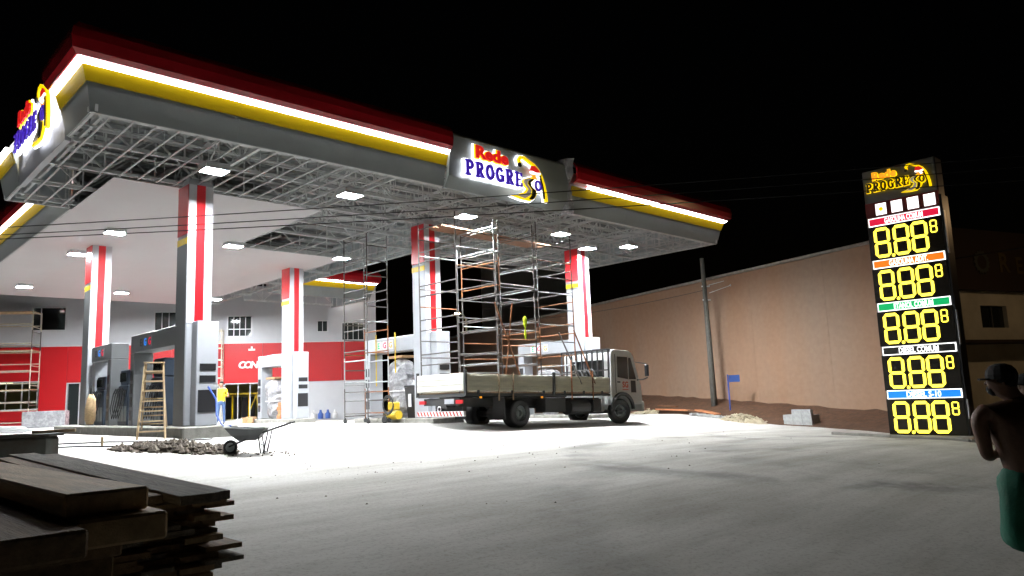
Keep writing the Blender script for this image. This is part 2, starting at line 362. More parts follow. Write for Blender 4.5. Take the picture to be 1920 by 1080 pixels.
fascia((SX0-.02, Y1), (X0, Y1), (0, 1), 0, 0, crown=False)
fascia((SX1+.02, 34.4), (22.45, 34.4), (0, -1), 0, 1)
fascia((22.45, 34.4), (22.45, 38.4), (1, 0), 1, 0)
# roof sheets with ribs
def roof(x0, x1, y0, y1, z):
    mb = MB(); r0 = []; x = x0; k = 0
    while x < x1:
        for dx, dz in ((0, 0), (.16, 0), (.19, .04), (.24, .04), (.27, 0)): r0.append((min(x+dx, x1), z+dz))
        x += .3
    mb.loft([[(a, y0, b) for a, b in r0], [(a, y1, b) for a, b in r0]], close=False, cap=False)
    obj('roof_sheet', mb, 'sheet', can)
roof(X0-.05, X1+.05, Y0-.05, Y1+.05, 7.48); roof(SX0, SX1, Y1+.06, SY1, 7.47); roof(SX1+.1, 22.4, 34.5, 38.4, 7.46)
# trusses
def truss(p, q, zb=6.3, zt=7.28, bay=1.15, w=.07, name='truss'):
    p = Vector(p); q = Vector(q); L = (q-p).length; n = max(2, round(L/bay)); mb = MB(); d = (q-p)/n; s = (q-p).normalized().cross(Vector((0, 0, 1)).to_3d()) if False else None
    nn = Vector((-(q-p).normalized().y, (q-p).normalized().x))*.03
    mb.bar((*p, zt), (*q, zt), w, .09); mb.bar((*p, zb), (*q, zb), w, .09)
    for i in range(n+1):
        c = p+d*i; mb.bar((*(c+nn*.3), zb), (*(c+nn*.3), zt), .034)
        if i < n:
            a, b = (zb, zt) if i % 2 else (zt, zb); mb.bar((*(c-nn), a), (*(c+d-nn), b), .038)
    return obj(name, mb, 'galv', can)
for y in (14.95, 16.7, 18.62, 20.45, 22.1): truss((X0+.2, y), (X1-.2, y))
for x in (3.85, 7.0, 10.65, 14.3, 17.9, 21.5, 24.95): truss((x+.05, Y0+.25), (x+.05, Y1-.2), 6.36, 7.22, 1.2, .06)
for y in (24.66, 28.3, 32, 36, 40): truss((SX0+.2, y), (SX1-.15, y))
for x in (SX0+.25, 10.7, SX1-.3): truss((x, Y1+.1), (x, SY1-.1), 6.36, 7.22, 1.2, .06)
for y in (34.8, 37.9): truss((SX1+.3, y), (22.2, y))
# purlins under the sheets
for i in range(11): obj('purlin', MB().bar((X0+.1, Y0+.35+i*.7, 7.39), (X1-.1, Y0+.35+i*.7, 7.39), .06, .12), 'galvd', can)
for i in range(17): obj('purlin', MB().bar((SX0+.1, Y1+.5+i*1.05, 7.39), (SX1-.1, Y1+.5+i*1.05, 7.39), .06, .12), 'galvd', can)
# ceiling runners of the bays still open
rr = random.Random(5)
x = 3.95
while x < 25.1:
    if x < 10.6: obj('ceiling_runner', MB().bar((x, Y0+.05, 6.225), (x, 18.6, 6.225), .035, .03), 'alum', can)
    elif rr.random() < .62:
        ya, yb = (Y0+.05, 22.2) if rr.random() < .5 else ((Y0+.05, 18.6) if rr.random() < .6 else (18.6, 22.2))
        obj('ceiling_runner', MB().bar((x, ya, 6.225), (x, yb, 6.225), .035, .03), 'alum', can)
    x += .42
for x in (4.0, 4.42, 4.84): obj('ceiling_runner', MB().bar((x, 18.65, 6.225), (x, 22.25, 6.225), .035, .03), 'alum', can)
for y in (15.6, 17.1, 18.55): obj('ceiling_rail', MB().bar((X0+.1, y, 6.262), (X1-.1, y, 6.262), .03, .03), 'galv', can)
for y in (19.6, 21.0, 22.0): obj('ceiling_rail', MB().bar((10.7, y, 6.262), (X1-.1, y, 6.262), .03, .03), 'galv', can)
for y in (20.1, 21.6): obj('ceiling_rail', MB().bar((X0+.1, y, 6.262), (5.0, y, 6.262), .04, .03), 'galv', can)
x = 11.2
while x < 16.5:
    obj('ceiling_runner', MB().bar((x, 22.4, 6.225), (x, 24.6, 6.225), .035, .03), 'alum', can); x += .84
hg = MB()
for i in range(150):
    hx = rr.uniform(3.8, 25); hy = rr.uniform(14.9, 22.2)
    if hx < 10.6 and hy > 18.6: continue
    hg.bar((hx, hy, 6.24), (hx+rr.uniform(-.05, .05), hy, 7.35), .014)
hgo = obj('hanger_wires', hg, 'galv', can); hgo['kind'] = 'stuff'
# white lining already fixed to the left bays; boards run front to back
cp = thing('ceiling_lining', 'smooth white ceiling boards lining the left and rear bays of the canopy', 'ceiling', (10, 30, 6.2))
def lining(x0, x1, y0, y1):
    n = max(1, round((x1-x0)/1.85)); w = (x1-x0)/n
    for i in range(n): obj('ceiling_board', B(x0+i*w+(.003 if i else 0), x0+(i+1)*w, y0, y1, 6.195, 6.215), 'ceil', cp)
lining(5.12, 10.6, 18.68, 24.6); lining(5.12, 15.0, 24.605, SY1)
tr = MB(); tr.box(10.605, 10.63, 18.68, 24.6, 6.17, 6.26); tr.box(10.63, 15.02, 24.58, 24.60, 6.17, 6.26); tr.box(15.003, 15.03, 24.606, SY1, 6.17, 6.26)
obj('trim_rail', tr, 'galv', cp)
# ------------------------------------------------------------------ logo boards
def ribbon(mb, pts, w, z0, z1, cnt):
    for a, b in zip(pts[:-1], pts[1:]):
        a = Vector(a); b = Vector(b); d = (b-a).normalized(); n = Vector((-d.y, d.x))*w/2; e = d*w*.32; zt = z1+cnt[0]*.0006; cnt[0] += 1
        p = [a-e+n, a-e-n, b+e-n, b+e+n]
        mb.add([(v.x, v.y, z) for z in (z0, zt) for v in p], [(0, 1, 2, 3), (7, 6, 5, 4), (0, 4, 5, 1), (1, 5, 6, 2), (2, 6, 7, 3), (3, 7, 4, 0)])
def arc(cx, cy, rx, ry, a0, a1, n=8): return [(cx+rx*math.cos(R(a0+(a1-a0)*i/n)), cy+ry*math.sin(R(a0+(a1-a0)*i/n))) for i in range(n+1)]
GL = {  # serif capitals as heavy (H) and thin (T) strokes in a box .66 wide and 1 high
 'P': [('H', [(.17, 0), (.17, 1)]), ('H', [(.2, .97)]+arc(.34, .73, .24, .24, 90, -90)+[(.2, .49)]), ('T', [(.0, .03), (.36, .03)]), ('T', [(.0, .97), (.2, .97)])],
 'R': [('H', [(.15, 0), (.15, 1)]), ('H', [(.2, .97)]+arc(.32, .74, .22, .23, 90, -90)+[(.2, .51)]), ('H', [(.3, .5), (.56, .05)]), ('T', [(.0, .03), (.3, .03)]), ('T', [(.48, .03), (.68, .03)]), ('T', [(.0, .97), (.2, .97)])],
 'O': [('H', arc(.33, .5, .27, .45, 0, 360, 16))],
 'G': [('H', arc(.34, .5, .28, .45, 42, 330, 13)), ('T', [(.38, .45), (.68, .45)]), ('H', [(.58, .1), (.58, .42)])],
 'E': [('H', [(.15, 0), (.15, 1)]), ('T', [(.0, .96), (.58, .96)]), ('T', [(.0, .04), (.60, .04)]), ('T', [(.15, .51), (.45, .51)]), ('T', [(.57, .96), (.57, .78)]), ('T', [(.59, .04), (.59, .24)])]}
def glyph(ch, x, y, h, grow, z0, z1, sc=1.0):
    mb = MB(); c = [0]
    for k, pts in GL[ch]:
        w = (.19 if k == 'H' else .11)*h+grow*2
        ribbon(mb, [(x+px*h*sc, y+py*h) for px, py in pts], w, z0, z1, c)
    return mb
def polyz(mb, pts, z0, z1): return mb.prism(pts, z0, z1, axis='z')
def logo(parent, O, Rv, Uv, S, lit=True, ky=.8):
    """station logo in a frame 1 wide x .6 high scaled by S; letters stand off the board"""
    Mx = frame_mat(O, Rv, Uv) @ Matrix.Diagonal((S, S*ky, S*.8, 1))
    def put(name, mb, m, par): mb.xf(Mx); return obj(name, mb, m, par)
    h = .158; y = .18; xs = [.0, .115, .232, .350, .468, .586]
    purple = 'purple' if lit else 'lblack'
    for i, ch in enumerate('PROGRE'):
        L = put('letter', glyph(ch, xs[i], y, h, 0, .052, .066, .80), purple, parent)
        put('halo', glyph(ch, xs[i], y, h, .012 if lit else .009, .012, .04, .80), 'lwhite' if lit else 'lyel', L)
    L = put('letter', glyph('O', .832, y-.005, h*.76, 0, .054, .068, 1.0), purple, parent)
    put('halo', glyph('O', .832, y-.005, h*.76, .010, .012, .04, 1.0), 'lwhite' if lit else 'lyel', L)
    tw = .40
    for nm, off, z, m_, par in (('letter', .0085, .066, 'lred' if lit else 'lorange', None), ('outline', .017, .050, 'lyel', 1), ('halo', .026, .03, 'lwhite', 1))[:3 if lit else 2]:
        me = text_mesh('Rede', .185, off=off, shear=.0, ext=.008)
        me.transform(Mx @ Matrix.Translation((.305, .455, z))); o = obj(nm, me, m_, parent if par is None else last)
        if par is None: last = o
    # emblem: winding road, cap and hose
    em = MB(); c = [0]
    hose = [(.655, .455), (.648, .50), (.665, .53), (.71, .535), (.77, .505), (.835, .475), (.885, .43), (.925, .36), (.955, .27), (.975, .17), (.982, .08)]
    e = put('emblem', (lambda mb: (ribbon(mb, hose, .034, .03, .052, c), mb)[1])(MB()), 'lyel', parent)
    inner = MB(); ribbon(inner, [(.905, .36), (.93, .26), (.945, .17), (.95, .10)], .020, .05, .064, [0]); put('hose_core', inner, 'lblack', e)
    ball = MB(); polyz(ball, arc(.645, .435, .024, .028, 0, 330, 10), .05, .066); put('nozzle_tip', ball, 'lblack', e)
    road = [(.80, .33), (.70, .285), (.675, .25), (.70, .205), (.735, .175), (.70, .13), (.615, .085), (.53, .06), (.66, .038), (.775, .038), (.83, .08), (.865, .14), (.855, .18), (.80, .215), (.79, .255), (.845, .31)]
    put('road_edge', polyz(MB(), road, .028, .050), 'lyel', e)
    lg = [(.765, .305), (.705, .278), (.69, .25), (.715, .21), (.752, .175), (.72, .12), (.60, .072), (.70, .056), (.765, .10), (.785, .165), (.735, .225), (.74, .26), (.79, .30)]
    put('road_lane', polyz(MB(), lg, .046, .062), 'lgrey2', e)
    dk = [(.80, .305), (.755, .27), (.75, .235), (.80, .175), (.79, .11), (.75, .055), (.80, .055), (.835, .11), (.84, .165), (.785, .215), (.778, .255), (.825, .30)]
    put('road_lane', polyz(MB(), dk, .048, .066), 'lblack', e)
    cap = [(.79, .455), (.84, .465), (.885, .43), (.905, .395), (.85, .385), (.80, .395), (.775, .39)]
    put('cap_patch', polyz(MB(), cap, .05, .067), 'lred', e)
    put('cap_band', polyz(MB(), [(.775, .39), (.80, .395), (.85, .385), (.905, .395), (.905, .372), (.84, .362), (.78, .368)], .05, .069), 'lwhite2', e)
    put('pump_patch', polyz(MB(), [(.80, .355), (.875, .365), (.90, .33), (.865, .305), (.815, .31)], .05, .063), 'lorange', e)
    put('pump_patch', polyz(MB(), [(.845, .350), (.882, .352), (.895, .328), (.865, .315)], .06, .072), 'lwhite2', e)
    if lit:
        gl = MB(); ribbon(gl, hose, .058, .010, .026, [0]); polyz(gl, [(a*1.0+(a-.72)*.08, b+(b-.17)*.1) for a, b in road], .011, .0265); put('halo', gl, 'lwhite', e)
sg = thing('logo_sign', 'grey fascia board with the lit station logo facing the street', 'sign', ((SG0+SG1)/2, Y0-.2, HB))
prof = [(.02, 6.16), (.22, 6.45), (.27, 6.9), (.27, 7.55), (.22, 7.62)]
obj('board', run(prof, (SG0+.01, Y0), (SG1, Y0), (0, -1), 0, 0, .1), 'mgrey', sg, smooth=False)
logo(sg, (12.28, Y0-.27, 6.06), (1, 0, 0), (0, 0, 1), 3.1)
wr = MB(); rw = random.Random(2); ring = []
for i in range(9):
    z = 6.15+i*.2; a = .16+rw.uniform(-.05, .06)+(.12 if i > 5 else 0)
    ring.append([(SG1+.08+a*math.cos(k*.785)*.8+rw.uniform(-.03, .03), Y0-.1+a*math.sin(k*.785)*1.2+rw.uniform(-.04, .04), z+rw.uniform(-.03, .03)) for k in range(8)])
wr.loft(ring); obj('protective_film', wr, 'plastic', sg)
sl = thing('logo_sign', 'curved light board with the lit station logo on the canopy side, seen edge on', 'sign', (X0-.2, 18.5, HB))
cv = MB(); rings = []
for i in range(17):
    t = i/16; yy = 20.55-t*4.15; bul = .03+.07*math.sin(math.pi*t)
    rings.append([(X0-bul*.35, yy, 6.14), (X0-bul, yy, 6.5), (X0-bul-.03, yy, 7.0), (X0-bul, yy, 7.62), (X0+.1, yy, 7.62), (X0+.1, yy, 6.14)])
cv.loft(rings); obj('board', cv, 'lgrey', sl)
logo(sl, (X0-.12, 19.85, 6.30), (0, -1, 0), (0, 0, 1), 3.1)

# ------------------------------------------------------------------ canopy lamps
LP = [(6.56, 16.35, 'in the open bay above the left front column'), (10.1, 16.35, 'second from the left along the front fascia'), (14.05, 16.35, 'below the street logo board, third along the front'),
      (18.28, 16.4, 'fourth along the front, beyond the truck scaffold'), (22.05, 16.45, 'nearest the far right corner of the canopy'), (21.0, 17.55, 'beside the top of the far right column'),
      (6.73, 24.2, 'in the white ceiling, nearest lamp behind the left front column'), (6.7, 28.25, 'in the white ceiling above the rear left column'), (10.4, 24.2, 'at the inner corner of the white ceiling'),
      (6.78, 36.75, 'in the white ceiling at far left near the shop wall'), (10.6, 36.8, 'in the white ceiling between the rear left column and the shop'), (15.0, 37.0, 'at the rear edge of the white ceiling above the shop window'),
      (14.56, 24.2, 'at the right corner of the white ceiling before the stem truss'), (10.5, 28.3, 'in the white ceiling straight behind the left front column')]
for (x, y, w) in LP:
    t = thing('canopy_lamp', 'lit square white lamp '+w, 'lamp', (x, y, 6.1), 0, 'square lamps under the canopy')
    h = MB(); h.box(x-.27, x+.27, y-.22, y+.22, 6.10, 6.19); h.box(x-.05, x+.05, y-.05, y+.05, 6.19, 6.30)
    lo = 6.07 if 'ceiling' in w else 6.03
    for q in ((x-.275, x-.262, y-.225, y+.225), (x+.262, x+.275, y-.225, y+.225), (x-.262, x+.262, y-.225, y-.212), (x-.262, x+.262, y+.212, y+.225)): h.box(*q, lo, 6.099)
    obj('housing', h, 'alum', t)
    obj('lens', B(x-.25, x+.25, y-.20, y+.20, 6.085, 6.098), 'led', t)
# ------------------------------------------------------------------ pump islands
def island(x0, x1, y0, y1, label, h=.30):
    t = thing('pump_island', label, 'kerb', ((x0+x1)/2, (y0+y1)/2, gz((x0+x1)/2, y0)), 0, 'raised concrete pump islands')
    z = gz((x0+x1)/2, (y0+y1)/2); n = max(1, round((y1-y0)/1.6)); top = z+h
    for i in range(n):
        a = y0+(y1-y0)*i/n+(.006 if i else 0); b = y0+(y1-y0)*(i+1)/n
        obj('kerb_stone', B(x0, x1, a, b, z-.35, top), 'conc', t, bevel=.03)
    return top
IT1 = island(6.45, 7.75, 17.55, 29.2, 'long raw concrete island carrying the two left columns', .25)
IT3 = island(13.85, 15.0, 26.9, 31.2, 'low concrete island under the middle rear column', .16)
IT4 = island(13.8, 15.0, 17.8, 22.2, 'concrete island behind the tail of the truck', .16)
IT5 = island(21.0, 22.3, 17.8, 22.2, 'concrete island behind the truck cab', .16)

# ------------------------------------------------------------------ columns with their portals
def column(cx, cy, z0, label, case_side=1, portal=1, plen=2.8, dark=False, plabel=''):
    """column .6 x .67; portal = +1 runs back, -1 runs towards the street"""
    x0, x1, y0, y1 = cx-.3, cx+.3, cy-.33, cy+.34
    t = thing('canopy_column', label, 'column', (cx, cy, z0), 0, 'red and white columns holding up the canopy')
    obj('shaft', B(x0, x1, y0, y1, z0, 6.35), 'lgrey', t, bevel=.02)
    obj('stripe_panel', B(x0+.008, x0+.185, y0-.014, y0-.002, 2.75, 6.19), 'white', t)
    obj('stripe_panel', B(x0+.19, x0+.40, y0-.018, y0-.002, 2.8, 6.19), 'red', t)
    obj('stripe_panel', B(x0+.405, x1-.008, y0-.014, y0-.002, 2.75, 6.19), 'white', t)
    obj('side_panel', B(x0-.014, x0-.002, y0+.01, y1-.01, 4.95, 6.19), 'red', t)
    bd = obj('side_band', B(x0-.014, x0-.002, y0+.01, y1-.01, 4.70, 4.86), 'yellow', t)
    if dark: obj('dark_side_face', B(x0-.012, x0-.002, y0+.01, y1-.01, z0+.01, 4.69), 'pgrey', t)  # thin darker sheet over one side face of the shaft
    # lower casing on the street side
    c0 = x0+.14; cs = obj('casing', B(c0, c0+.52, y0-.34, y0-.02, z0, 2.78), 'lgrey', t, bevel=.015)
    for za, zb in ((1.60, 1.76), (1.32, 1.48)): obj('slot', B(c0+.08, c0+.46, y0-.352, y0-.341, za, zb), 'black', cs)
    obj('screen', B(c0+.05, c0+.48, y0-.352, y0-.341, .62, 1.14), 'black', cs)
    # portal over the pump
    p = thing('pump_portal', plabel, 'portal', (cx, cy+portal*(plen+.3), z0), 0, 'portal frames over the pumps')
    if portal > 0: ya, yb = y1+.004, y1+plen
    else: ya, yb = y0-plen, y0-.36
    xa, xb = x0+.02, x0+.52
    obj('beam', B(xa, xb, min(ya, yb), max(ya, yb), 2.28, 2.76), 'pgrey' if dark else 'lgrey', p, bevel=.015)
    l0, l1 = (yb-.32, yb) if portal > 0 else (ya, ya+.32)
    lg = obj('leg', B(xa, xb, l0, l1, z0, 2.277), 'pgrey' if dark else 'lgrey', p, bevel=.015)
    for k in range(4): obj('display_square', B(xa-.012, xa-.002, l0+.06, l1-.06, .45+k*.36, .72+k*.36), 'black', lg)
    cols = ('lblack', 'gblue', 'gred') if dark else ('ggreen', 'gred', 'gorange'); ym = l0-.55 if portal > 0 else l1+1.2
    for k, ch in enumerate('EGG'):
        yk = ym-k*.34
        pl = obj('letter_plate', B(xa-.012, xa-.002, yk-.13, yk+.13, 2.38, 2.66), 'pwhite' if not dark else 'pgrey', p)
        text('letter', ch, .27, cols[k], pl, (xa-.0165, yk, 2.52), (0, -1, 0), (0, 0, 1), off=.006, ext=.002)
    return t
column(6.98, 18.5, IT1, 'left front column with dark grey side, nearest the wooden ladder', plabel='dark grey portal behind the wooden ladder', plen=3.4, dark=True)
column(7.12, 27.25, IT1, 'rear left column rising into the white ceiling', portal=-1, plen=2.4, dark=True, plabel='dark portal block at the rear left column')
column(14.45, 27.8, IT3, 'middle rear column in front of the convenience sign', plen=2.15, plabel='light grey portal over the film wrapped pump by the shop')
column(14.25, 18.6, IT4, 'column behind the truck tail, half hidden by scaffold tubes', plen=2.8, plabel='light grey portal with hanging yellow straps left of the truck')
column(21.5, 18.55, IT5, 'far right column behind the truck cab', plen=2.8, plabel='white portal seen through the scaffold behind the truck bed')

# ------------------------------------------------------------------ pumps
def pump(cx, cy, z0, label, wrapped, w=.85, d=.55, h=1.75):
    t = thing('fuel_pump', label, 'fuel pump', (cx, cy, z0), 0, 'fuel pumps on the islands')
    if wrapped:
        rn = random.Random(int(cx*10+cy)); rings = []
        for i in range(12):
            z = z0+h*i/11; k = interp(i/11, [0, .15, .5, .8, .95, 1], [.62, .86, 1.02, 1.1, .8, .45])
            rings.append([(cx+math.cos(a*.5236)*d*.62*k*(1+rn.uniform(-.17, .17)), cy+math.sin(a*.5236)*w*.62*k*(1+rn.uniform(-.17, .17)), z+rn.uniform(-.05, .05)) for a in range(12)])
        obj('plastic_wrap', MB().loft(rings), 'plastic', t, smooth=False)
        obj('top_board', B(cx-.25, cx+.25, cy-.4, cy+.4, z0+h+.02, z0+h+.1), 'carton', t)
        tp = MB(); tp.tube([(cx+math.cos(a*.5236)*d*.66, cy+math.sin(a*.5236)*w*.66, z0+h*.45) for a in range(13)], .018, 5); obj('tape_band', tp, 'paper', t)
    else:
        obj('cabinet', B(cx-d/2, cx+d/2, cy-w/2, cy+w/2, z0, z0+h*.72), 'dblue', t, bevel=.03)
        obj('head', B(cx-d/2+.04, cx+d/2-.04, cy-w/2+.04, cy+w/2-.04, z0+h*.72+.004, z0+h), 'dblue', t, bevel=.03)
        for s in (-1, 1):
            f = cx+s*d/2
            obj('display', B(f-.01 if s > 0 else f-.012, f+.012 if s > 0 else f+.01, cy-.26, cy+.26, z0+h*.78, z0+h*.94), 'glass', t)
        for k in range(4):
            yk = cy-.3+k*.2; nz = obj('nozzle', MB().tube([(cx-d/2-.03, yk, z0+.95), (cx-d/2-.10, yk, z0+1.05), (cx-d/2-.16, yk, z0+.90)], .022, 6), 'black', t)
            obj('hose', MB().tube([(cx-d/2-.16, yk, z0+.9), (cx-d/2-.22, yk+.03, z0+.5), (cx-d/2-.17, yk+.06, z0+.2), (cx-d/2-.08, yk+.05, z0+.55), (cx-d/2-.01, yk+.04, z0+1.0)], .016, 6), 'rubber', nz)
        pp = MB()
        for k in range(3): pp.box(cx-d/2-.006, cx-d/2-.001, cy-w/2+.06+k*.27, cy-w/2+.26+k*.27, z0+.12, z0+.55)
        obj('front_plate', pp, 'mgrey', t)
pump(7.1, 20.5, IT1, 'dark blue pump under the portal behind the ladder', False)
pump(7.15, 23.4, IT1, 'dark blue pump standing open between the two left portals', False, h=1.6)
pump(7.2, 25.9, IT1, 'dark pump inside the rear left portal block', False, h=1.5)
pump(14.4, 29.1, IT3, 'pump wrapped in crinkled clear film by the middle rear column', True, h=1.6)
pump(14.3, 20.1, IT4, 'pump shrouded in white film left of the truck tail', True, h=1.9)
pump(21.4, 20.2, IT5, 'pump shrouded in white film seen over the truck bed', True, h=1.8)

# ------------------------------------------------------------------ shop
P0 = Vector((9.4, 45.9)); SD = Vector((.874, -.486)); SN = Vector((-.486, -.874))
def sp(s, o, z): p = P0+SD*s+SN*o; return (p.x, p.y, z)
shop = thing('shop_building', 'white two storey shop with a broad red band under the canopy', 'building', (*(P0+SD*7), 0), math.atan2(SD.y, SD.x))
def sbox(s0, s1, o0, o1, z0, z1):
    mb = MB(); v = [sp(s, o, z) for z in (z0, z1) for (s, o) in ((s0, o0), (s1, o0), (s1, o1), (s0, o1))]
    return mb.add(v, [(0, 3, 2, 1), (4, 5, 6, 7), (0, 1, 5, 4), (1, 2, 6, 5), (2, 3, 7, 6), (3, 0, 4, 7)])
def facade(S0, S1, Z0, Z1, holes, o0, o1):
    ss = sorted({S0, S1, *[h[0] for h in holes], *[h[1] for h in holes]}); zz = sorted({Z0, Z1, *[h[2] for h in holes], *[h[3] for h in holes]}); mb = MB()
    ss = [s for s in ss if S0 <= s <= S1]; zz = [z for z in zz if Z0 <= z <= Z1]
    for a, b in zip(ss[:-1], ss[1:]):
        for c, d in zip(zz[:-1], zz[1:]):
            m = ((a+b)/2, (c+d)/2)
            if not any(h[0] < m[0] < h[1] and h[2] < m[1] < h[3] for h in holes):
                q = sbox(a, b, o0, o1, c, d); mb.add(q.v, q.f)
    return mb
UW = [(-.56, 1.13, 5.1, 6.4), (5.45, 7.0, 5.0, 6.1), (9.27, 10.63, 4.62, 5.84), (14.2, 14.85, 4.82, 5.52), (15.6, 16.95, 4.3, 5.4)]
LW = [(-4.6, -.04, .95, 2.44), (1.28, 2.5, .02, 2.3), (9.2, 11.9, -.1, 2.0)]
SL, SR = -8, 17.6
obj('upper_wall', facade(SL, SR, 4.24, 7.45, UW, -.25, 0), 'white', shop)
obj('lower_wall', facade(4.0, SR, -.6, 1.98, LW, -.25, -.002), 'white', shop)
# red cladding in separate sheets
for a, b, z0, z1 in [(SL, -5.2, -.2, 4.235), (-5.2, -2.6, 2.445, 4.235), (-2.6, 0, 2.445, 4.235), (-5.2, -.04, -.2, .945), (0, 1.275, -.2, 4.235), (1.275, 2.505, 2.305, 4.235), (2.505, 4.0, -.2, 4.235),
                     (4.0, 6.4, 1.99, 4.235), (6.4, 8.8, 1.99, 4.235), (8.8, 11.2, 1.99, 4.235), (11.2, 13.6, 1.99, 4.235), (13.6, 15.6, 1.99, 4.235), (15.6, SR, 1.99, 4.235)]:
    obj('red_panel', sbox(a+.006, b-.006, -.24, .05, z0, z1), 'red', shop)
obj('coping', sbox(SL, SR+.03, -.3, .06, 7.45, 7.53), 'lgrey', shop)
obj('side_wall', sbox(SR-.25, SR, -9, -.26, -.6, 7.44), 'white', shop)
obj('trim_rail', sbox(SL, SR, .002, .06, 4.24, 4.29), 'alum', shop)
for i, (a, b, c, d) in enumerate(UW):
    w = obj('window', facade(a+.002, b-.002, c+.002, d-.002, [(a+.05, b-.05, c+.05, d-.05)], -.2, .02), 'alum', shop)
    n = 2 if b-a < .8 else 4
    for k in range(n):
        s0 = a+.055+(b-a-.11)*k/n; s1 = a+.055+(b-a-.11)*(k+1)/n
        if i == 0 and k in (1, 2): continue
        obj('pane', sbox(s0+.01, s1-.01, -.12-.03*(k % 2), -.105-.03*(k % 2), c+.055, d-.055), 'glass', w)
        obj('mullion', sbox(s1-.02, s1+.01, -.10, -.02, c+.052, d-.052), 'alum', w)
    if i in (2,): obj('mullion', sbox(a+.05, b-.05, -.09, -.03, c+.42, c+.46), 'alum', w)
    obj('dark_room', sbox(a+.05, b-.05, -1.3, -1.28, c-.3, d+.2), 'black', w)
for i, (a, b, c, d) in enumerate(LW):
    w = obj('shop_window' if i != 1 else 'glass_door', facade(a+.002, b-.002, c+.002, d-.002, [(a+.05, b-.05, c+.05, d-.05)], -.2, .07), 'alum', shop)
    n = (6, 2, 4)[i]
    for k in range(n):
        s0 = a+.055+(b-a-.11)*k/n; s1 = a+.055+(b-a-.11)*(k+1)/n
        if i != 2: obj('pane', sbox(s0+.012, s1-.012, -.11, -.10, c+.055, d-.055), mat('clear_glass%d%d' % (i, k), (.6, .7, .65), .03, trans=1) if (i, k) != (1, 0) else 'glass', w)
        if k < n-1: obj('mullion', sbox(s1-.02, s1+.02, -.14, -.04, c+.052, d-.052), 'alum', w)
    if i == 0: obj('transom', sbox(a+.05, b-.05, -.13, -.05, c+.42, c+.46), 'alum', w)
# room behind the glass
obj('floor_slab', sbox(SL, SR-.26, -7.5, -.26, -.3, -.02), 'interior', shop); obj('back_wall', sbox(SL, SR-.26, -7.7, -7.5, -.3, 2.6), 'interior', shop)
obj('room_ceiling', sbox(SL, SR-.26, -7.5, -.26, 2.55, 2.65), 'interior', shop)
for s in (-3, 1.9, 6, 10.4, 14): obj('room_lamp', sbox(s-.6, s+.6, -3.4, -3.2, 2.46, 2.54), 'shoplamp', shop)
for s, z in ((9.0, .2), (9.5, .2), (9.9, .2), (10.3, .2), (10.9, .2), (11.4, .2)):
    obj('shelf_unit', sbox(s, s+.34, -2.6, -2.2, -.02, 1.25), 'darkcloth', shop)
lad = MB()
for s in (9.5, 10.4, 11.2): lad.bar(sp(s, -1.2, 0), sp(s, -1.2, 1.4), .06)
lad.bar(sp(9.2, -1.2, 1.42), sp(11.8, -1.2, 1.42), .14, .10); lad.bar(sp(10.4, -1.2, .3), sp(10.8, -1.2, 1.35), .06); lad.bar(sp(10.8, -1.2, 1.35), sp(10.95, -1.2, .3), .06)
obj('trestle', lad, 'yellow', shop)
# lettering on the red band
for s, ch in zip([10.12, 10.44, 10.78, 11.10, 11.40, 11.74, 11.94, 12.22, 12.55, 12.86, 13.06, 13.32], 'CONVENIENCIA'):
    text('sign_letter', ch, .52, 'pwhite', shop, sp(s, .085, 3.02), SD.to_3d(), (0, 0, 1), off=.022, shear=.15, ext=.03)
em = MB(); em.add([sp(10.44, .1, 3.82), sp(10.80, .1, 3.82), sp(10.80, .1, 3.92), sp(10.44, .1, 3.92), sp(10.44, .056, 3.82), sp(10.80, .056, 3.82), sp(10.80, .056, 3.92), sp(10.44, .056, 3.92)], [(0, 1, 2, 3), (4, 5, 6, 7), (0, 1, 5, 4), (1, 2, 6, 5), (2, 3, 7, 6), (3, 0, 4, 7)])
q = sbox(10.57, 10.67, .056, .1, 3.925, 4.05); em.add(q.v, q.f); obj('sign_mark', em, 'pwhite', shop)
text('sign_accent', '^', .3, 'pwhite', shop, sp(11.41, .085, 3.4), SD.to_3d(), (0, 0, 1), off=.01, ext=.03)
obj('corner_post', sbox(13.48, 13.6, .0, .09, -.35, 1.985), 'yellow', shop)

# ------------------------------------------------------------------ price pylon
PX = 21.6; PY0, PY1 = 5.86, 7.76; PB = -.72; PT = 6.66
py = thing('price_pylon', 'tall lit fuel price pylon with five yellow number displays', 'sign', (PX+.3, 6.8, gz(PX, 6.8)))
zb0 = gz(PX, 6.8)-.2
obj('cabinet', B(PX+.03, PX+.55, PY0, PY1, PB, PT), 'signgrey', py, bevel=.02)
obj('footing', B(PX-.15, PX+.75, PY0-.15, PY1+.2, zb0-.2, PB), 'conc', py, bevel=.03)
obj('edge_trim', MB().box(PX+.02, PX+.56, PY0-.05, PY0-.003, PB, 5.6), 'black', py)
for z0, z1 in ((4.0, 5.15), (1.6, 2.5), (-.3, .2)): obj('chrome_strip', B(PX-.01, PX+.10, PY0-.075, PY0-.052, z0, z1), 'alum', py)
obj('header_board', B(PX, PX+.028, PY0+.02, PY1-.02, 5.72, PT-.03), 'signgrey', py)
logo(py, (PX-.002, PY1-.12, 5.74), (0, -1, 0), (0, 0, 1), 1.66, lit=False, ky=.92)
obj('icon_board', B(PX, PX+.028, PY0+.005, PY1-.005, 5.30, 5.715), 'signred', py)
for k in range(4): 
    yk = PY1-.28-k*.415; ic = obj('icon_square', B(PX-.012, PX-.002, yk-.28, yk, 5.34, 5.66), 'lwhite2', py)
    if k == 0: obj('icon_mark', MB().prism(arc(yk-.14, 5.50, .06, .06, 0, 360, 12)[:-1], PX-.016, PX-.0125, axis='x'), 'lyel', ic)
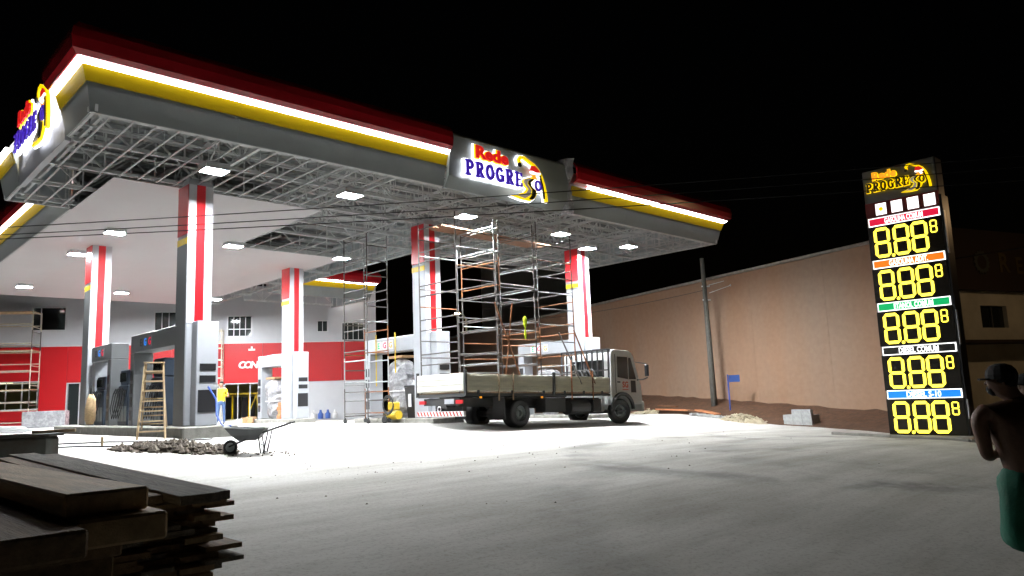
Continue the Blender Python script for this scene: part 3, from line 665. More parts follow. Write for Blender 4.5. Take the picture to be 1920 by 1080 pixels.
SEG = {'a': ((.12, 1), (.48, 1)), 'g': ((.12, .5), (.48, .5)), 'd': ((.12, 0), (.48, 0)), 'f': ((.05, .93), (.05, .57)), 'e': ((.05, .43), (.05, .07)), 'b': ((.55, .93), (.55, .57)), 'c': ((.55, .43), (.55, .07))}
def digit(y, z, h, dot=False):
    mb = MB(); w = .085*h
    for k, (a, b) in SEG.items():
        a = Vector(a); b = Vector(b); d = (b-a).normalized(); n = Vector((-d.y, d.x))
        pts = [a-d*.055, a+n*.054, b+n*.054, b+d*.056, b-n*.054, a-n*.054]
        mb.prism([(y-p.x*h*.9, z+p.y*h) for p in pts], PX-.024, PX-.008, axis='x')
    if dot: mb.prism(arc(y-.605*h, z-.02*h, .055*h, .06*h, 0, 315, 7), PX-.024, PX-.008, axis='x')
    return mb
rows_ = [('GASOLINA COMUM', 5.27, 'gred'), ('GASOLINA ADIT.', 4.07, 'gorange'), ('ETANOL COMUM', 2.87, 'ggreen'), ('DIESEL COMUM', 1.66, 'gblack'), ('DIESEL S-10', .475, 'gblue')]
for nm, zt, m_ in rows_:
    rim = obj('label_rim', B(PX-.006, PX+.028, PY0+.03, PY1-.05, zt-.235, zt), 'lwhite2', py)
    obj('label_plate', B(PX-.014, PX-.0065, PY0+.055, PY1-.075, zt-.21, zt-.025), m_, rim)
    text('label_text', nm, .205, 'lwhite2', rim, (PX-.02, (PY0+PY1)/2-.02, zt-.118), (0, -1, 0), (0, 0, 1), off=.004, ext=.003, width=.98 if len(nm) > 11 else .84)
    pn = obj('display_panel', B(PX, PX+.028, PY0+.004, PY1-.004, zt-1.19, zt-.24), 'digitd', py)
    for k, yk in enumerate((PY1-.16, PY1-.66, PY1-1.12)): obj('digit', digit(yk, zt-1.10, .76, k == 0), 'digit', pn)
    obj('digit', digit(PY1-1.60, zt-.66, .31), 'digit', pn)
kb = thing('pylon_kerb', 'low weathered kerb around the foot of the price pylon', 'kerb', (PX-.6, 6.4, gz(PX-.6, 6.4)))
kpts = [(PX-.5, 9.1), (PX-.85, 7.4), (PX-.9, 5.6), (PX-.2, 4.2)]
for i in range(3):
    a, b = Vector(kpts[i]), Vector(kpts[i+1])
    obj('kerb_stone', MB().bar((a.x, a.y, gz(*a)+.0), (b.x, b.y, gz(*b)+.0), .14, .16), 'conc', kb, bevel=.015)

# ------------------------------------------------------------------ warehouse wall and buildings behind
wh = thing('warehouse', 'long plain peach rendered warehouse wall behind the pole', 'building', (*W0, -.2))
a, b = wall_pt(-1.7), wall_pt(44); nrm = Vector((WD.y, -WD.x)); n = 12
for i in range(n):
    p = a.lerp(b, i/n); q = a.lerp(b, (i+1)/n)-WD*.006; mb = MB()
    mb.add([(p.x, p.y, -1.2), (q.x, q.y, -1.2), (q.x+nrm.x*.3, q.y+nrm.y*.3, -1.2), (p.x+nrm.x*.3, p.y+nrm.y*.3, -1.2), (p.x, p.y, 5.58), (q.x, q.y, 5.58), (q.x+nrm.x*.3, q.y+nrm.y*.3, 5.58), (p.x+nrm.x*.3, p.y+nrm.y*.3, 5.58)],
           [(0, 3, 2, 1), (4, 5, 6, 7), (0, 1, 5, 4), (1, 2, 6, 5), (2, 3, 7, 6), (3, 0, 4, 7)])
    obj('wall_bay', mb, 'wall', wh)
cpg = MB().bar((*(a-nrm*.03), 5.63), (*(b-nrm*.03), 5.63), .2, .1); obj('coping', cpg, 'conc', wh)
rb = thing('roadside_building', 'white two storey building with dark sign fascia beyond the pylon', 'building', (40.5, 10.7, -.6))
BD = Vector((.945, -.33)).normalized(); BO = Vector((40.5, 10.7))-BD*3
def bb(s0, s1, o0, o1, z0, z1):
    nb = Vector((BD.y, -BD.x)); v = []
    for z in (z0, z1):
        for (s, o) in ((s0, o0), (s1, o0), (s1, o1), (s0, o1)):
            p = BO+BD*s+nb*o; v.append((p.x, p.y, z))
    return MB().add(v, [(0, 3, 2, 1), (4, 5, 6, 7), (0, 1, 5, 4), (1, 2, 6, 5), (2, 3, 7, 6), (3, 0, 4, 7)])
for q in ((0, 4.55, -6, 0, 2.5, 4.98), (4.55, 6.6, -6, 0, 2.5, 3.15), (4.55, 6.6, -6, 0, 4.25, 4.98), (6.6, 18, -6, 0, 2.5, 4.98)): obj('upper_wall', bb(*q), 'bldwhite', rb)
wq = obj('window', bb(4.56, 6.59, -.3, -.2, 3.16, 4.24), 'glass', rb); obj('frame', bb(5.54, 5.6, -.19, -.12, 3.16, 4.24), 'dgrey', wq)
obj('lower_wall', bb(0, 18, -6, -.25, -.8, 2.35), 'bldwhite', rb); obj('awning', bb(-.2, 18.2, -6, .9, 2.36, 2.49), 'bldbrown', rb)
obj('sign_fascia', bb(-.3, 18, -.3, .35, 4.985, 8.0), 'bldbrown', rb)
nb = Vector((BD.y, -BD.x)); 
def bp(s, o, z): p = BO+BD*s+nb*o; return (p.x, p.y, z)
gear = []
for i in range(32):
    r_ = .62 if i % 2 == 0 else .50; gear += [(r_*math.cos(R(i*11.25)), r_*math.sin(R(i*11.25)))]
gm = MB(); inn = arc(0, 0, .34, .34, 0, 360, 32)[:-1]
gm.add([(x, y, z) for z in (0, .04) for x, y in gear]+[(x, y, z) for z in (0, .04) for x, y in inn], [(32+i, 32+(i+1) % 32, 96+(i+1) % 32, 96+i) for i in range(32)]+[(i, (i+1) % 32, 32+(i+1) % 32, 32+i) for i in range(32)])
gm.xf(frame_mat(bp(4.5, .37, 6.35), BD.to_3d(), (0, 0, 1))); obj('gear_emblem', gm, 'fgear', rb)
text('fascia_letter', 'R', 1.35, 'fletter', rb, bp(6.3, .37, 6.4), BD.to_3d(), (0, 0, 1), off=.03, ext=.02)
text('fascia_letter', 'E', 1.2, 'fletter', rb, bp(7.5, .37, 6.3), BD.to_3d(), (0, 0, 1), off=.02, ext=.02)
fb = thing('far_building', 'dim grey building rising behind the warehouse wall', 'building', (46, 45, 0))
for i in range(3): obj('wall_storey', MB().prism([(43.1, 48.34), (49.2, 41.6), (54, 46), (48, 53)], i*4.2, i*4.2+4.17, axis='z'), 'blddark', fb)

# ------------------------------------------------------------------ poles and wires
pl = thing('utility_pole', 'leaning grey concrete utility pole in front of the warehouse wall', 'pole', (28.6, 17.3, -.2))
pb = Vector((28.6, 17.3)); obj('shaft', MB().tube([(pb.x, pb.y, -.7), (pb.x-.02, pb.y+.02, 3), (pb.x-.05, pb.y+.05, 6.40)], [.14, .115, .085], 10), 'pole', pl, smooth=True)
for z in (5.15, 4.55): obj('bracket', MB().tube([(pb.x-.15, pb.y+.1, z), (pb.x+.16, pb.y-.1, z)], .035, 6), 'galv', pl)
arm = MB(); arm.bar((pb.x+.1, pb.y-.1, 5.2), (pb.x+.55, pb.y-.6, 5.35), .03); arm.bar((pb.x+.1, pb.y-.1, 4.85), (pb.x+.75, pb.y-.8, 5.15), .03); obj('strut', arm, 'galv', pl)
obj('insulator', MB().tube([(pb.x+.72, pb.y-.78, 5.12), (pb.x+.78, pb.y-.84, 5.22)], [.05, .03], 8), 'white', pl)
def wire(p, q, sag, label, r=.012, name='overhead_wire'):
    p = Vector(p); q = Vector(q); pts = [p.lerp(q, i/24)-Vector((0, 0, sag*4*(i/24)*(1-i/24))) for i in range(25)]
    o = obj(name, MB().tube(pts, r, 5), 'black'); return tag(o, label, 'wire', 'overhead wires')
wire((pb.x+.75, pb.y-.8, 5.2), (29.0, 2.0, 5.1), .25, 'thick dark cable running from the pole past the pylon', .02)
wire((pb.x, pb.y, 5.0), (33, 36, 5.6), .3, 'thin dark cable leading from the pole along the warehouse wall')
wire((-1.4, 19.2, 3.95), (14, 1.1, 4.0), .12, 'uppermost thin wire crossing in front of the white ceiling', .008)
wire((-1.4, 19.0, 3.82), (14, .9, 3.80), .14, 'middle thin wire crossing in front of the white ceiling', .008)
wire((-1.4, 18.8, 3.74), (14, .7, 3.55), .12, 'lowest thin wire crossing in front of the white ceiling', .008)
ls = thing('street_lamp', 'far street lamp glowing orange behind the scaffold', 'lamp', (49.05, 57.5, 0))
obj('post', MB().tube([(49.05, 57.5, -.5), (49.05, 57.5, 8.6), (48.6, 57.46, 9.1), (47.9, 57.44, 9.2)], [.14, .1, .06, .05], 8), 'pole', ls)
obj('lamp_head', MB().box(47.6, 48.1, 57.3, 57.6, 9.16, 9.3), 'dgrey', ls); obj('lamp_lens', B(47.65, 48.05, 57.33, 57.57, 9.08, 9.155), 'sodium', ls)
l2 = copy_tree(ls); l2.location = (39.5, .5, -.6); l2.rotation_euler = (0, 0, R(-80))
tag(l2, 'orange street lamp on the far side of the road, outside the view', 'lamp')
ss = thing('street_name_sign', 'small blue street sign on a thin post by the sand heap', 'sign', (27.8, 16.1, -.35))
s0 = Vector((27.8, 16.1))
obj('post', MB().tube([(s0.x, s0.y, -.5), (s0.x, s0.y, 1.25)], .03, 8), 'bluehose', ss)
obj('plate', MB().bar((s0.x+.03, s0.y-.03, 1.08), (s0.x+.34, s0.y-.34, 1.08), .02, .28), 'bluesign', ss)
# ------------------------------------------------------------------ truck (local frame: x forward, y to the far side)
zr, zf = gz(15.15, 15.5), gz(19.82, 15.5)
tk = thing('flatbed_truck', 'white cab flatbed truck with cream drop sides parked under the canopy edge', 'truck', (12.98, 16.45, zr+(zr-zf)*.45))
tk.rotation_euler = (0, math.atan2(zr-zf, 4.67), 0)
def tp(name, mb, m, par=None, **k): return obj(name, mb, m, par or tk, world=False, **k)
cabp = [(6.30, .62), (6.30, 2.28), (6.36, 2.40), (6.5, 2.44), (7.25, 2.42), (7.42, 2.36), (7.52, 2.22), (7.82, 1.38), (7.90, 1.25), (7.93, .62), (7.30, .62), (7.24, .86), (7.06, 1.0), (6.80, 1.04), (6.54, .98), (6.38, .80), (6.34, .62)]
cab = tp('cab', MB().prism(cabp, -1.03, 1.03), 'truckw', bevel=.05, seg=3)
for s in (-1, 1):
    y0, y1 = (-1.045, -1.032) if s < 0 else (1.032, 1.045)
    dr = tp('door', MB().prism([(6.52, 1.04), (6.52, 2.26), (7.38, 2.26), (7.72, 1.42), (7.74, .98), (7.28, .98), (7.06, 1.05)], y0, y1), 'truckw', bevel=.006)
    ya, yb = (-1.052, -1.046) if s < 0 else (1.046, 1.052)
    tp('side_window', MB().prism([(6.60, 1.52), (6.60, 2.20), (7.16, 2.20), (7.16, 1.46)], ya, yb), 'glass', dr)
    tp('quarter_window', MB().prism([(7.21, 1.46), (7.21, 2.18), (7.33, 2.18), (7.60, 1.46)], ya, yb), 'glass', dr)
    tp('air_grille', MB().prism([(7.30, 1.02), (7.30, 1.42), (7.56, 1.42), (7.58, 1.02)], ya, yb), 'black', dr)
    tp('handle', B(6.58, 6.72, min(ya, yb)-.012, max(ya, yb)+.012, 1.34, 1.38), 'black', dr)
    mr = tp('mirror', MB().box(7.88, 7.96, s*1.27-.075, s*1.27+.075, 1.56, 1.96), 'black', bevel=.02)
    tp('mirror_arm', MB().tube([(7.66, s*1.03, 1.44), (7.80, s*1.2, 1.46), (7.92, s*1.30, 1.52)], .022, 6), 'black', mr); tp('mirror_arm', MB().tube([(7.60, s*1.03, 2.05), (7.9, s*1.29, 1.98)], .018, 6), 'black', mr)
    ar = MB(); ring = [(6.80+.60*math.cos(R(a)), .47+.56*math.sin(R(a))) for a in range(0, 181, 15)]; ring2 = [(6.80+.50*math.cos(R(a)), .47+.46*math.sin(R(a))) for a in range(180, -1, -15)]
    tp('wheel_arch', MB().prism(ring+ring2, s*1.06-.05, s*1.06+.03), 'chassis')
    tp('step', B(6.5, 7.2, s*1.0-.06, s*1.0+.06, .40, .44), 'chassis')
tp('windscreen', MB().add([(7.50, -.92, 2.20), (7.50, .92, 2.20), (7.80, .95, 1.44), (7.80, -.95, 1.44)], [(0, 1, 2, 3)]).xf(Matrix.Translation((.035, 0, .01))), 'glass', cab)
tp('rear_window', B(6.285, 6.298, -.7, .7, 1.55, 2.1), 'glass', cab)
tp('bumper', B(7.86, 8.04, -1.04, 1.04, .40, .74), 'truckw', bevel=.04)
tp('roof_seam', B(6.33, 6.36, -.98, .98, 2.30, 2.45), 'dgrey', cab); tp('door_gap', MB().box(6.505, 6.515, -1.047, -1.03, 1.0, 2.28), 'black', cab)
for s in (-1, 1): tp('headlamp', B(7.935, 7.955, s*.82-.16, s*.82+.16, .80, 1.0), 'glass', cab)
me = text_mesh('SG', .27, off=.008, ext=.002); me.transform(frame_mat((7.0, -1.05, 1.28), (1, 0, 0), (0, 0, 1))); tp('door_lettering', me, 'lred2' if 'lred2' in M else M.setdefault('lred2', mat('logo_orange_red', (.62, .10, .03), .5)))
tp('door_underline', B(6.84, 7.16, -1.053, -1.047, 1.10, 1.125), 'lred2')
# chassis
for s in (-1, 1): tp('chassis_rail', B(.25, 7.2, s*.42-.05, s*.42+.05, .62, .86), 'chassis')
tp('cross_member', MB().box(.3, .42, -.6, .6, .5, .62).box(3.3, 3.4, -.45, .45, .55, .66).box(5.2, 5.3, -.45, .45, .55, .66), 'chassis')
tp('axle', MB().tube([(2.1, -.85, .41), (2.1, .85, .41)], .09, 8), 'chassis'); tp('differential', MB().tube([(2.1, -.2, .41), (2.1, .2, .41)], .2, 10), 'chassis'); tp('axle', MB().tube([(6.8, -.85, .41), (6.8, .85, .41)], .06, 8), 'chassis')
tp('fuel_tank', MB().tube([(4.35, -.78, .56), (5.25, -.78, .56)], .24, 14), 'chassis', smooth=False)
tp('battery_box', B(5.45, 5.85, -.95, -.5, .42, .82), 'chassis', bevel=.02); tp('spare_box', B(3.2, 4.1, -.98, -.55, .42, .84), 'chassis', bevel=.02)
tp('air_tank', MB().tube([(5.95, -.9, .5), (5.95, -.55, .5)], .1, 10), 'alum')
def wheel(x, y, steer=0, dual=False):
    w = .42 if dual else .22; s = 1 if y > 0 else -1; rot = Matrix.Translation((x, y, .41)) @ Matrix.Rotation(steer, 4, 'Z')
    pr = [(.22, -w/2), (.36, -w/2), (.395, -w/2+.03), (.41, -w/4), (.41, w/4), (.395, w/2-.03), (.36, w/2), (.22, w/2)]
    rings = [[(r_*math.cos(a*2*math.pi/28), o, r_*math.sin(a*2*math.pi/28)) for r_, o in pr] for a in range(29)]
    ty = tp('wheel', MB().loft(rings, close=True, cap=False).xf(rot), 'rubber', smooth=False)
    pr2 = [(0, -.03*s+w/2*s*.2), (.09, w/2*s*.25), (.10, w/2*s*.7), (.13, w/2*s*.7), (.15, w/2*s*.2), (.21, w/2*s*.35), (.222, w/2*s*.9)]
    rings = [[(r_*math.cos(a*2*math.pi/20), o, r_*math.sin(a*2*math.pi/20)) for r_, o in pr2] for a in range(21)]
    tp('rim', MB().loft(rings, close=False, cap=False).xf(rot), 'mgrey', ty)
    if dual:
        return
for y in (-.84, .84): wheel(2.1, y, 0, True); wheel(6.8, y*1.06, -.35)
for s in (-1, 1): tp('mud_flap', B(1.42, 1.45, s*.84-.25, s*.84+.25, .25, .85), 'rubber')
# load bed
for i in range(9): tp('bed_plank', B(.03, 6.12, -1.04+i*.2325, -1.04+i*.2325+.228, .98, 1.02), 'wooddark')
tp('bed_frame', MB().box(.0, 6.15, -1.08, -1.03, .90, .978).box(.0, 6.15, 1.03, 1.08, .90, .978).box(.0, .06, -1.02, 1.02, .88, .976).box(2, 2.1, -1.02, 1.02, .87, .976).box(4, 4.1, -1.02, 1.02, .87, .976), 'chassis')
for s in (-1, 1):
    ys = (-1.085, -1.055) if s < 0 else (1.055, 1.085); yo = -1.098 if s < 0 else 1.086
    for xa, xb in ((.05, 3.42), (3.54, 6.12)):
        sb = tp('side_board', B(xa, xb, *ys, 1.03, 1.50), 'bedpaint', bevel=.008)
        for k in range(3): tp('board_rib', B(xa+.05, xb-.05, yo, yo+.012, 1.055+k*.148, 1.165+k*.148), 'bedpaint', sb, bevel=.005)
        for xh in (xa+.4, (xa+xb)/2, xb-.4): tp('hinge', B(xh-.04, xh+.04, yo-.004, yo+.016, .96, 1.06), 'chassis', sb)
    tp('stake_post', B(3.435, 3.525, s*1.075-.03, s*1.075+.03, .9, 1.6), 'chassis'); tp('corner_post', B(-.02, .04, s*1.07-.035, s*1.07+.035, .9, 1.6), 'chassis')
tg = tp('tailgate', B(-.035, -.005, -1.03, 1.03, 1.03, 1.52), 'bedwhite', bevel=.008)
for k in range(3): tp('board_rib', B(-.05, -.036, -.99, .99, 1.06+k*.15, 1.17+k*.15), 'bedwhite', tg, bevel=.006)
rb_ = tp('rear_bumper', B(-.02, .06, -1.02, 1.02, .36, .50), 'paper')
for k in range(14):
    y = -.98+k*.145; tp('bumper_stripe', MB().add([(-.026, y, .37), (-.026, y+.07, .37), (-.026, y+.14, .49), (-.026, y+.07, .49)], [(0, 1, 2, 3)]), 'gred2' if 'gred2' in M else M.setdefault('gred2', mat('reflector_red', (.45, .06, .04), .4)), rb_)
tp('rear_cross_beam', MB().box(.04, .14, -.8, .8, .66, .86).box(.02, .04, -.25, .25, .58, .72), 'chassis')
for s in (-1, 1): tp('tail_lamp', B(-.012, .03, s*.82-.14, s*.82+.14, .70, .80), 'red')
tp('licence_plate', B(-.03, -.012, -.62, -.22, .70, .83), 'lgrey'); tp('tow_ring', MB().tube([(-.04+.0, .07*math.cos(a*.5236), .56+.07*math.sin(a*.5236)) for a in range(13)], .016, 6), 'alum')
tp('marker_lamp', MB().box(.5, .58, -1.095, -1.082, .84, .89).box(2.9, 2.98, -1.095, -1.082, .84, .89), 'lorange')
# headboard rack: bars between bed and cab
hb = tp('headboard', MB().bar((6.17, -1.05, 2.42), (6.17, 1.05, 2.42), .06).bar((6.17, -1.05, 1.05), (6.17, 1.05, 1.05), .06).bar((6.17, -1.05, 1.75), (6.17, 1.05, 1.75), .04), 'black')
for i in range(10): tp('bar', MB().bar((6.17, -1.03+i*.229, 1.0), (6.17, -1.03+i*.229, 2.42), .045), 'black', hb)
st = thing('load_bundle', 'dark coil of hoses lying on the truck bed against the headboard', 'hose coil', (18.7, 16.5, zr+1.0))
for k in range(5): obj('coil', MB().tube([(18.75+.12*math.cos(a*.4)+.04*k, 15.8+.35*k*.6+.28*math.cos(a*.4), .95+.28*math.sin(a*.4)+.22) for a in range(17)], .045, 6), 'rubber', st)
for i, (xx, yy, m_) in enumerate(((13.9, 15.75, 'gred2'), (14.6, 15.9, 'gred2'), (13.5, 16.0, 'paper'))):
    o = thing('load_bag', ('dark red tarp roll lying along the truck side board', 'second dark red tarp roll further along the truck bed', 'crumpled white bag behind the truck tailgate')[i], 'bag', (xx, yy, .9)); rn = random.Random(i)
    rg = [[(xx-.5+a*.125+rn.uniform(-.02, .02), yy+.16*math.cos(b*.785)*(1-abs(a-4)*.09)+rn.uniform(-.02, .02), 1.22+.14*math.sin(b*.785)*(1-abs(a-4)*.09)+rn.uniform(-.02, .02)) for b in range(8)] for a in range(9)]
    obj('bag_body', MB().loft(rg), m_, o, smooth=True)

# ------------------------------------------------------------------ scaffolds
def scaffold(xs, ys, z0, levels, label, m='steel', rise=1.0, deck=True, top_extra=.35, wheels=False, cat='scaffold', lean=0.0, seed=1):
    rn = random.Random(seed); t = thing('scaffold_tower', label, 'scaffold', (xs[0], ys[0], z0), 0, 'tube scaffold towers')
    mats = ['steel', 'steel', 'steel', 'steel', 'galvd', 'rust'] if m == 'steel' else [m]
    def lx(x, z): return x+lean*(z-z0)
    for j, x in enumerate(xs):
        for lv in range(levels):
            za, zb = z0+lv*rise, z0+(lv+1)*rise-.006; mm = rn.choice(mats); f = MB()
            for y in ys: f.tube([(lx(x, za), y, za), (lx(x, zb), y, zb)], .021, 6)
            for zz in (za+.18, zb-.12): f.tube([(lx(x, zz), ys[0], zz), (lx(x, zz), ys[-1], zz)], .02, 5)
            ym = (ys[0]+ys[-1])/2
            obj('frame', f, mm, t)
            for y, zz in [(y_, za+o_) for y_ in ys for o_ in (.1, .58)]:
                if j >= len(xs)-1 or rn.random() < .25: continue
                b = MB(); x2 = xs[j+1]
                b.tube([(lx(x, zz), y, zz), (lx(x2, zz), y, zz)], .019, 5); obj('rail', b, rn.choice(mats), t)
            if j < len(xs)-1 and rn.random() < .16:
                b = MB(); y = rn.choice(ys)+.03; x2 = xs[j+1]; s = rn.random() < .5
                b.tube([(lx(x, za), y, za+.1 if s else zb-.1), (lx(x2, za), y, zb-.1 if s else za+.1)], .016, 5); obj('brace', b, rn.choice(mats), t)
        ex = MB()
        for y in ys: ex.tube([(lx(x, z0+levels*rise), y, z0+levels*rise), (lx(x, z0+levels*rise+top_extra), y, z0+levels*rise+top_extra)], .018, 5)
        obj('top_post', ex, 'steel', t)
        if wheels:
            for y in ys: obj('caster', MB().tube([(x-.02, y, z0-.06), (x+.04, y, z0-.06)], .07, 10).box(x-.01, x+.03, y-.02, y+.02, z0-.04, z0+.05), 'rubber', t)
    return t
bz = zr+1.0
sc1 = scaffold([13.05, 14.5], [15.65, 17.35], bz, 5, 'scaffold bay standing on the truck bed at the tailgate', lean=-.004, seed=4, top_extra=.1)
sc2 = scaffold([14.66, 16.1], [15.65, 17.35], bz-.03, 5, 'middle scaffold bay standing on the truck bed', seed=9, top_extra=.15)
sc3 = scaffold([16.27, 17.85], [15.65, 17.35], bz-.06, 5, 'scaffold bay on the truck bed nearest the cab', seed=15, top_extra=.3)
for k in range(4):
    o = obj('scaffold_plank', MB().bar((13.35+.25*(k % 2), 16.75+k*.21, 5.76+.012*k), (18.3-.3*(k % 2), 17.0+k*.21, 5.74+.012*k), .2, .035), 'plank')
    tag(o, ('reddish brown scaffold plank at the front of the top deck', 'second plank of the top scaffold deck', 'third plank of the top scaffold deck', 'rearmost plank of the top scaffold deck')[k], 'plank', 'planks laid across the truck scaffold')
for k, (p, q, m_, lab) in enumerate((((15.0, 15.5, 3.4), (14.55, 15.42, 1.2), 'rust', 'long rusty tube crossing the scaffold above the truck side'), ((14.3, 15.5, 3.4), (15.2, 15.42, 1.15), 'rust', 'rusty tube leaning the other way to form a cross over the truck'), ((16.9, 15.45, 2.6), (17.75, 15.36, 1.0), 'steel', 'dark tube leaning from the scaffold to the truck side board'), ((17.6, 15.45, 2.7), (18.4, 15.36, 1.0), 'rust', 'strapped tube leaning near the headboard bars'))):
    tag(obj('loose_tube', MB().tube([p, q], .024, 6), m_), lab, 'tube')
for k, (x, y, z0_, z1_, m_, lab) in enumerate(((17.25, 15.335, .55, 1.75, 'brick', 'orange ratchet strap over the truck side board near the post'), (18.25, 15.335, .5, 1.4, 'rust', 'rusty orange strap over the truck side by the headboard'), (14.2, 15.335, .6, 1.35, 'wooddark', 'dark strap over the rear of the truck side'), (14.75, 15.335, .6, 1.38, 'wooddark', 'second dark strap beside it on the truck side'))):
    tag(obj('ratchet_strap', MB().bar((x, y, z0_), (x+.02, y, z1_), .05, .012), m_), lab, 'strap', 'straps over the truck side')
hv = thing('safety_vest', 'bright yellow green strap bundle hanging in the scaffold', 'strap', (15.6, 15.62, 2.6))
obj('cloth', MB().loft([[(15.6+.07*math.cos(a*1.047)*k, 15.6+.05*math.sin(a*1.047)*k, z) for a in range(6)] for z, k in ((3.05, .4), (2.98, 1.1), (2.8, 1.0), (2.7, .35), (2.62, .4), (2.5, .8), (2.38, .5))]), mat('hi_vis', (.65, .8, .02), .7), hv)
scaffold([12.85, 13.62], [19.85, 21.2], gz(12.5, 20)+.14, 6, 'free standing scaffold tower on casters left of the truck', wheels=True, seed=21, rise=.98, top_extra=.0)
def shop_scaffold(s0, s1, o0, o1, z0, levels, label, m, seed):
    rn = random.Random(seed); t = thing('scaffold_tower', label, 'scaffold', sp(s0, o0, z0), 0, 'tube scaffold towers')
    for s in (s0, s1):
        for lv in range(levels):
            f = MB(); za = z0+lv; zb = za+.994
            for o in (o0, o1): f.tube([sp(s, o, za), sp(s, o, zb)], .026, 6)
            for zz in (za+.15, zb-.1): f.tube([sp(s, o0, zz), sp(s, o1, zz)], .022, 5)
            obj('frame', f, m if rn.random() < .7 else 'steel', t)
    for lv in range(levels):
        for o in (o0, o1):
            for dz in (.3, .9):
                if rn.random() < .75: obj('rail', MB().tube([sp(s0, o, z0+lv+dz), sp(s1, o, z0+lv+dz)], .03, 5), m, t)
        if lv % 2: obj('deck', sbox(s0, s1, o0+.1, o1-.1, z0+lv+.93, z0+lv+.97), 'wood', t)
shop_scaffold(-2.5, .05, .35, 1.6, .02, 6, 'cream painted scaffold in front of the shop at far left', 'wpaint', 3)
shop_scaffold(8.6, 9.15, .5, 1.3, -.02, 5, 'narrow cream scaffold by the lit shop window', 'wpaint', 8)
# ------------------------------------------------------------------ people
def skin(verts, edges, sub=2):
    """grow a continuous surface round a skeleton: verts = [(x,y,z,rx,ry)]"""
    me = bpy.data.meshes.new('sk'); me.from_pydata([v[:3] for v in verts], edges, []); o = bpy.data.objects.new('sk', me); COL.objects.link(o)
    o.modifiers.new('s', 'SKIN'); me.skin_vertices[0].data[0].use_root = True
    for i, v in enumerate(verts): me.skin_vertices[0].data[i].radius = (v[3], v[4] if len(v) > 4 else v[3])
    ss_ = o.modifiers.new('u', 'SUBSURF'); ss_.levels = sub; ss_.render_levels = sub
    dg = bpy.context.evaluated_depsgraph_get(); out = bpy.data.meshes.new_from_object(o.evaluated_get(dg)); bpy.data.objects.remove(o); out.materials.clear()
    return out
def chain(V, E, start, pts):
    prev = start
    for p in pts: V.append(p); E.append((prev, len(V)-1)); prev = len(V)-1
    return prev
def hand(V, E, w, d, side, s=1.0):
    """palm and five bent fingers from wrist index w, pointing along d, side = thumb direction"""
    p = Vector(V[w][:3]); d = Vector(d).normalized(); sd = Vector(side).normalized(); n = d.cross(sd).normalized()
    pm = chain(V, E, w, [(*(p+d*.05*s), .026*s, .034*s)])
    for k, L in enumerate((.07, .082, .076, .06)):
        o = p+d*.085*s+sd*(.030-.020*k)*s; q = o+d*L*.5*s+n*.008*s; r_ = q+d*L*.4*s+n*.03*s
        chain(V, E, pm, [(*o, .011*s), (*q, .0095*s), (*r_, .008*s)])
    o = p+d*.03*s+sd*.035*s; q = o+d*.03*s+sd*.025*s+n*.01*s; r_ = q+d*.03*s+n*.015*s
    chain(V, E, pm, [(*o, .013*s), (*q, .011*s), (*r_, .009*s)])
HS = 1.12
def figure(arms, lean=(0, 0), head=(0, 0), legs=((-.1, 0, -.1, 0), (.1, 0, .1, 0)), broad=1.0, armr=1.0, face=(0, 1)):
    """body facing +y, 1.72 m tall; arms = two of (elbow, wrist, finger direction, thumb side)"""
    lx, ly = lean; V = [(0, 0, .92, .155*broad, .115*broad)]; E = []
    wst = chain(V, E, 0, [(lx*.3, ly*.3, 1.06, .145*broad, .105*broad)])
    ch_ = chain(V, E, wst, [(lx*.7, ly*.7, 1.24, .165*broad, .115*broad), (lx, ly, 1.38, .15*broad, .10*broad)])
    nk = chain(V, E, ch_, [(lx+head[0]*.3, ly+.01+head[1]*.3, 1.475, .062, .062), (lx+head[0]*.7, ly+.02+head[1]*.7, 1.53, .058, .062)])
    hx, hy = lx+head[0], ly+.03+head[1]; fx, fy = face; sx, sy = fy, -fx
    jaw = chain(V, E, nk, [(hx+fx*.02, hy+fy*.02, 1.575, .066*HS, .078*HS)])
    chain(V, E, jaw, [(hx, hy, 1.63, .074*HS, .092*HS), (hx-fx*.005, hy-fy*.005, 1.685, .062*HS, .078*HS)])
    chain(V, E, jaw, [(hx+fx*.085, hy+fy*.085, 1.548, .026, .024)])           # chin
    nb_ = chain(V, E, jaw, [(hx+fx*.095, hy+fy*.095, 1.615, .014, .016), (hx+fx*.115, hy+fy*.115, 1.598, .012, .012)])   # nose
    for s in (-1, 1): chain(V, E, jaw, [(hx+sx*s*.078-fx*.01, hy+sy*s*.078-fy*.01, 1.60, .010, .022), (hx+sx*s*.084-fx*.015, hy+sy*s*.084-fy*.015, 1.625, .008, .016)])   # ears
    for s, a in zip((-1, 1), arms):
        el, wr_, fd, th = a
        w = chain(V, E, ch_, [(lx+s*.165*broad, ly, 1.405, .062*armr, .062*armr), (lx+s*.2*broad, ly, 1.36, .055*armr, .055*armr), ((lx+s*.2*broad+el[0])/2, (ly+el[1])/2, (1.36+el[2])/2, .05*armr, .05*armr), (*el, .040*armr, .040*armr), ((el[0]*.6+wr_[0]*.4), (el[1]*.6+wr_[1]*.4), (el[2]*.6+wr_[2]*.4), .041*armr, .041*armr), (*wr_, .027, .027)])
        hand(V, E, w, fd, th)
    for s, (kx, ky, axx, ay) in zip((-1, 1), legs):
        an = chain(V, E, 0, [(s*.095, 0, .84, .088, .092), ((s*.095+kx)/2, ky/2, .66, .075, .078), (kx, ky, .48, .055, .058), ((kx*.6+axx*.4), (ky*.6+ay*.4)-.015, .34, .056, .058), (axx, ay-.01, .09, .036, .04)])
        chain(V, E, an, [(axx, ay+.06, .045, .036, .03), (axx, ay+.15, .03, .034, .022)])
    return V, E, (hx, hy)
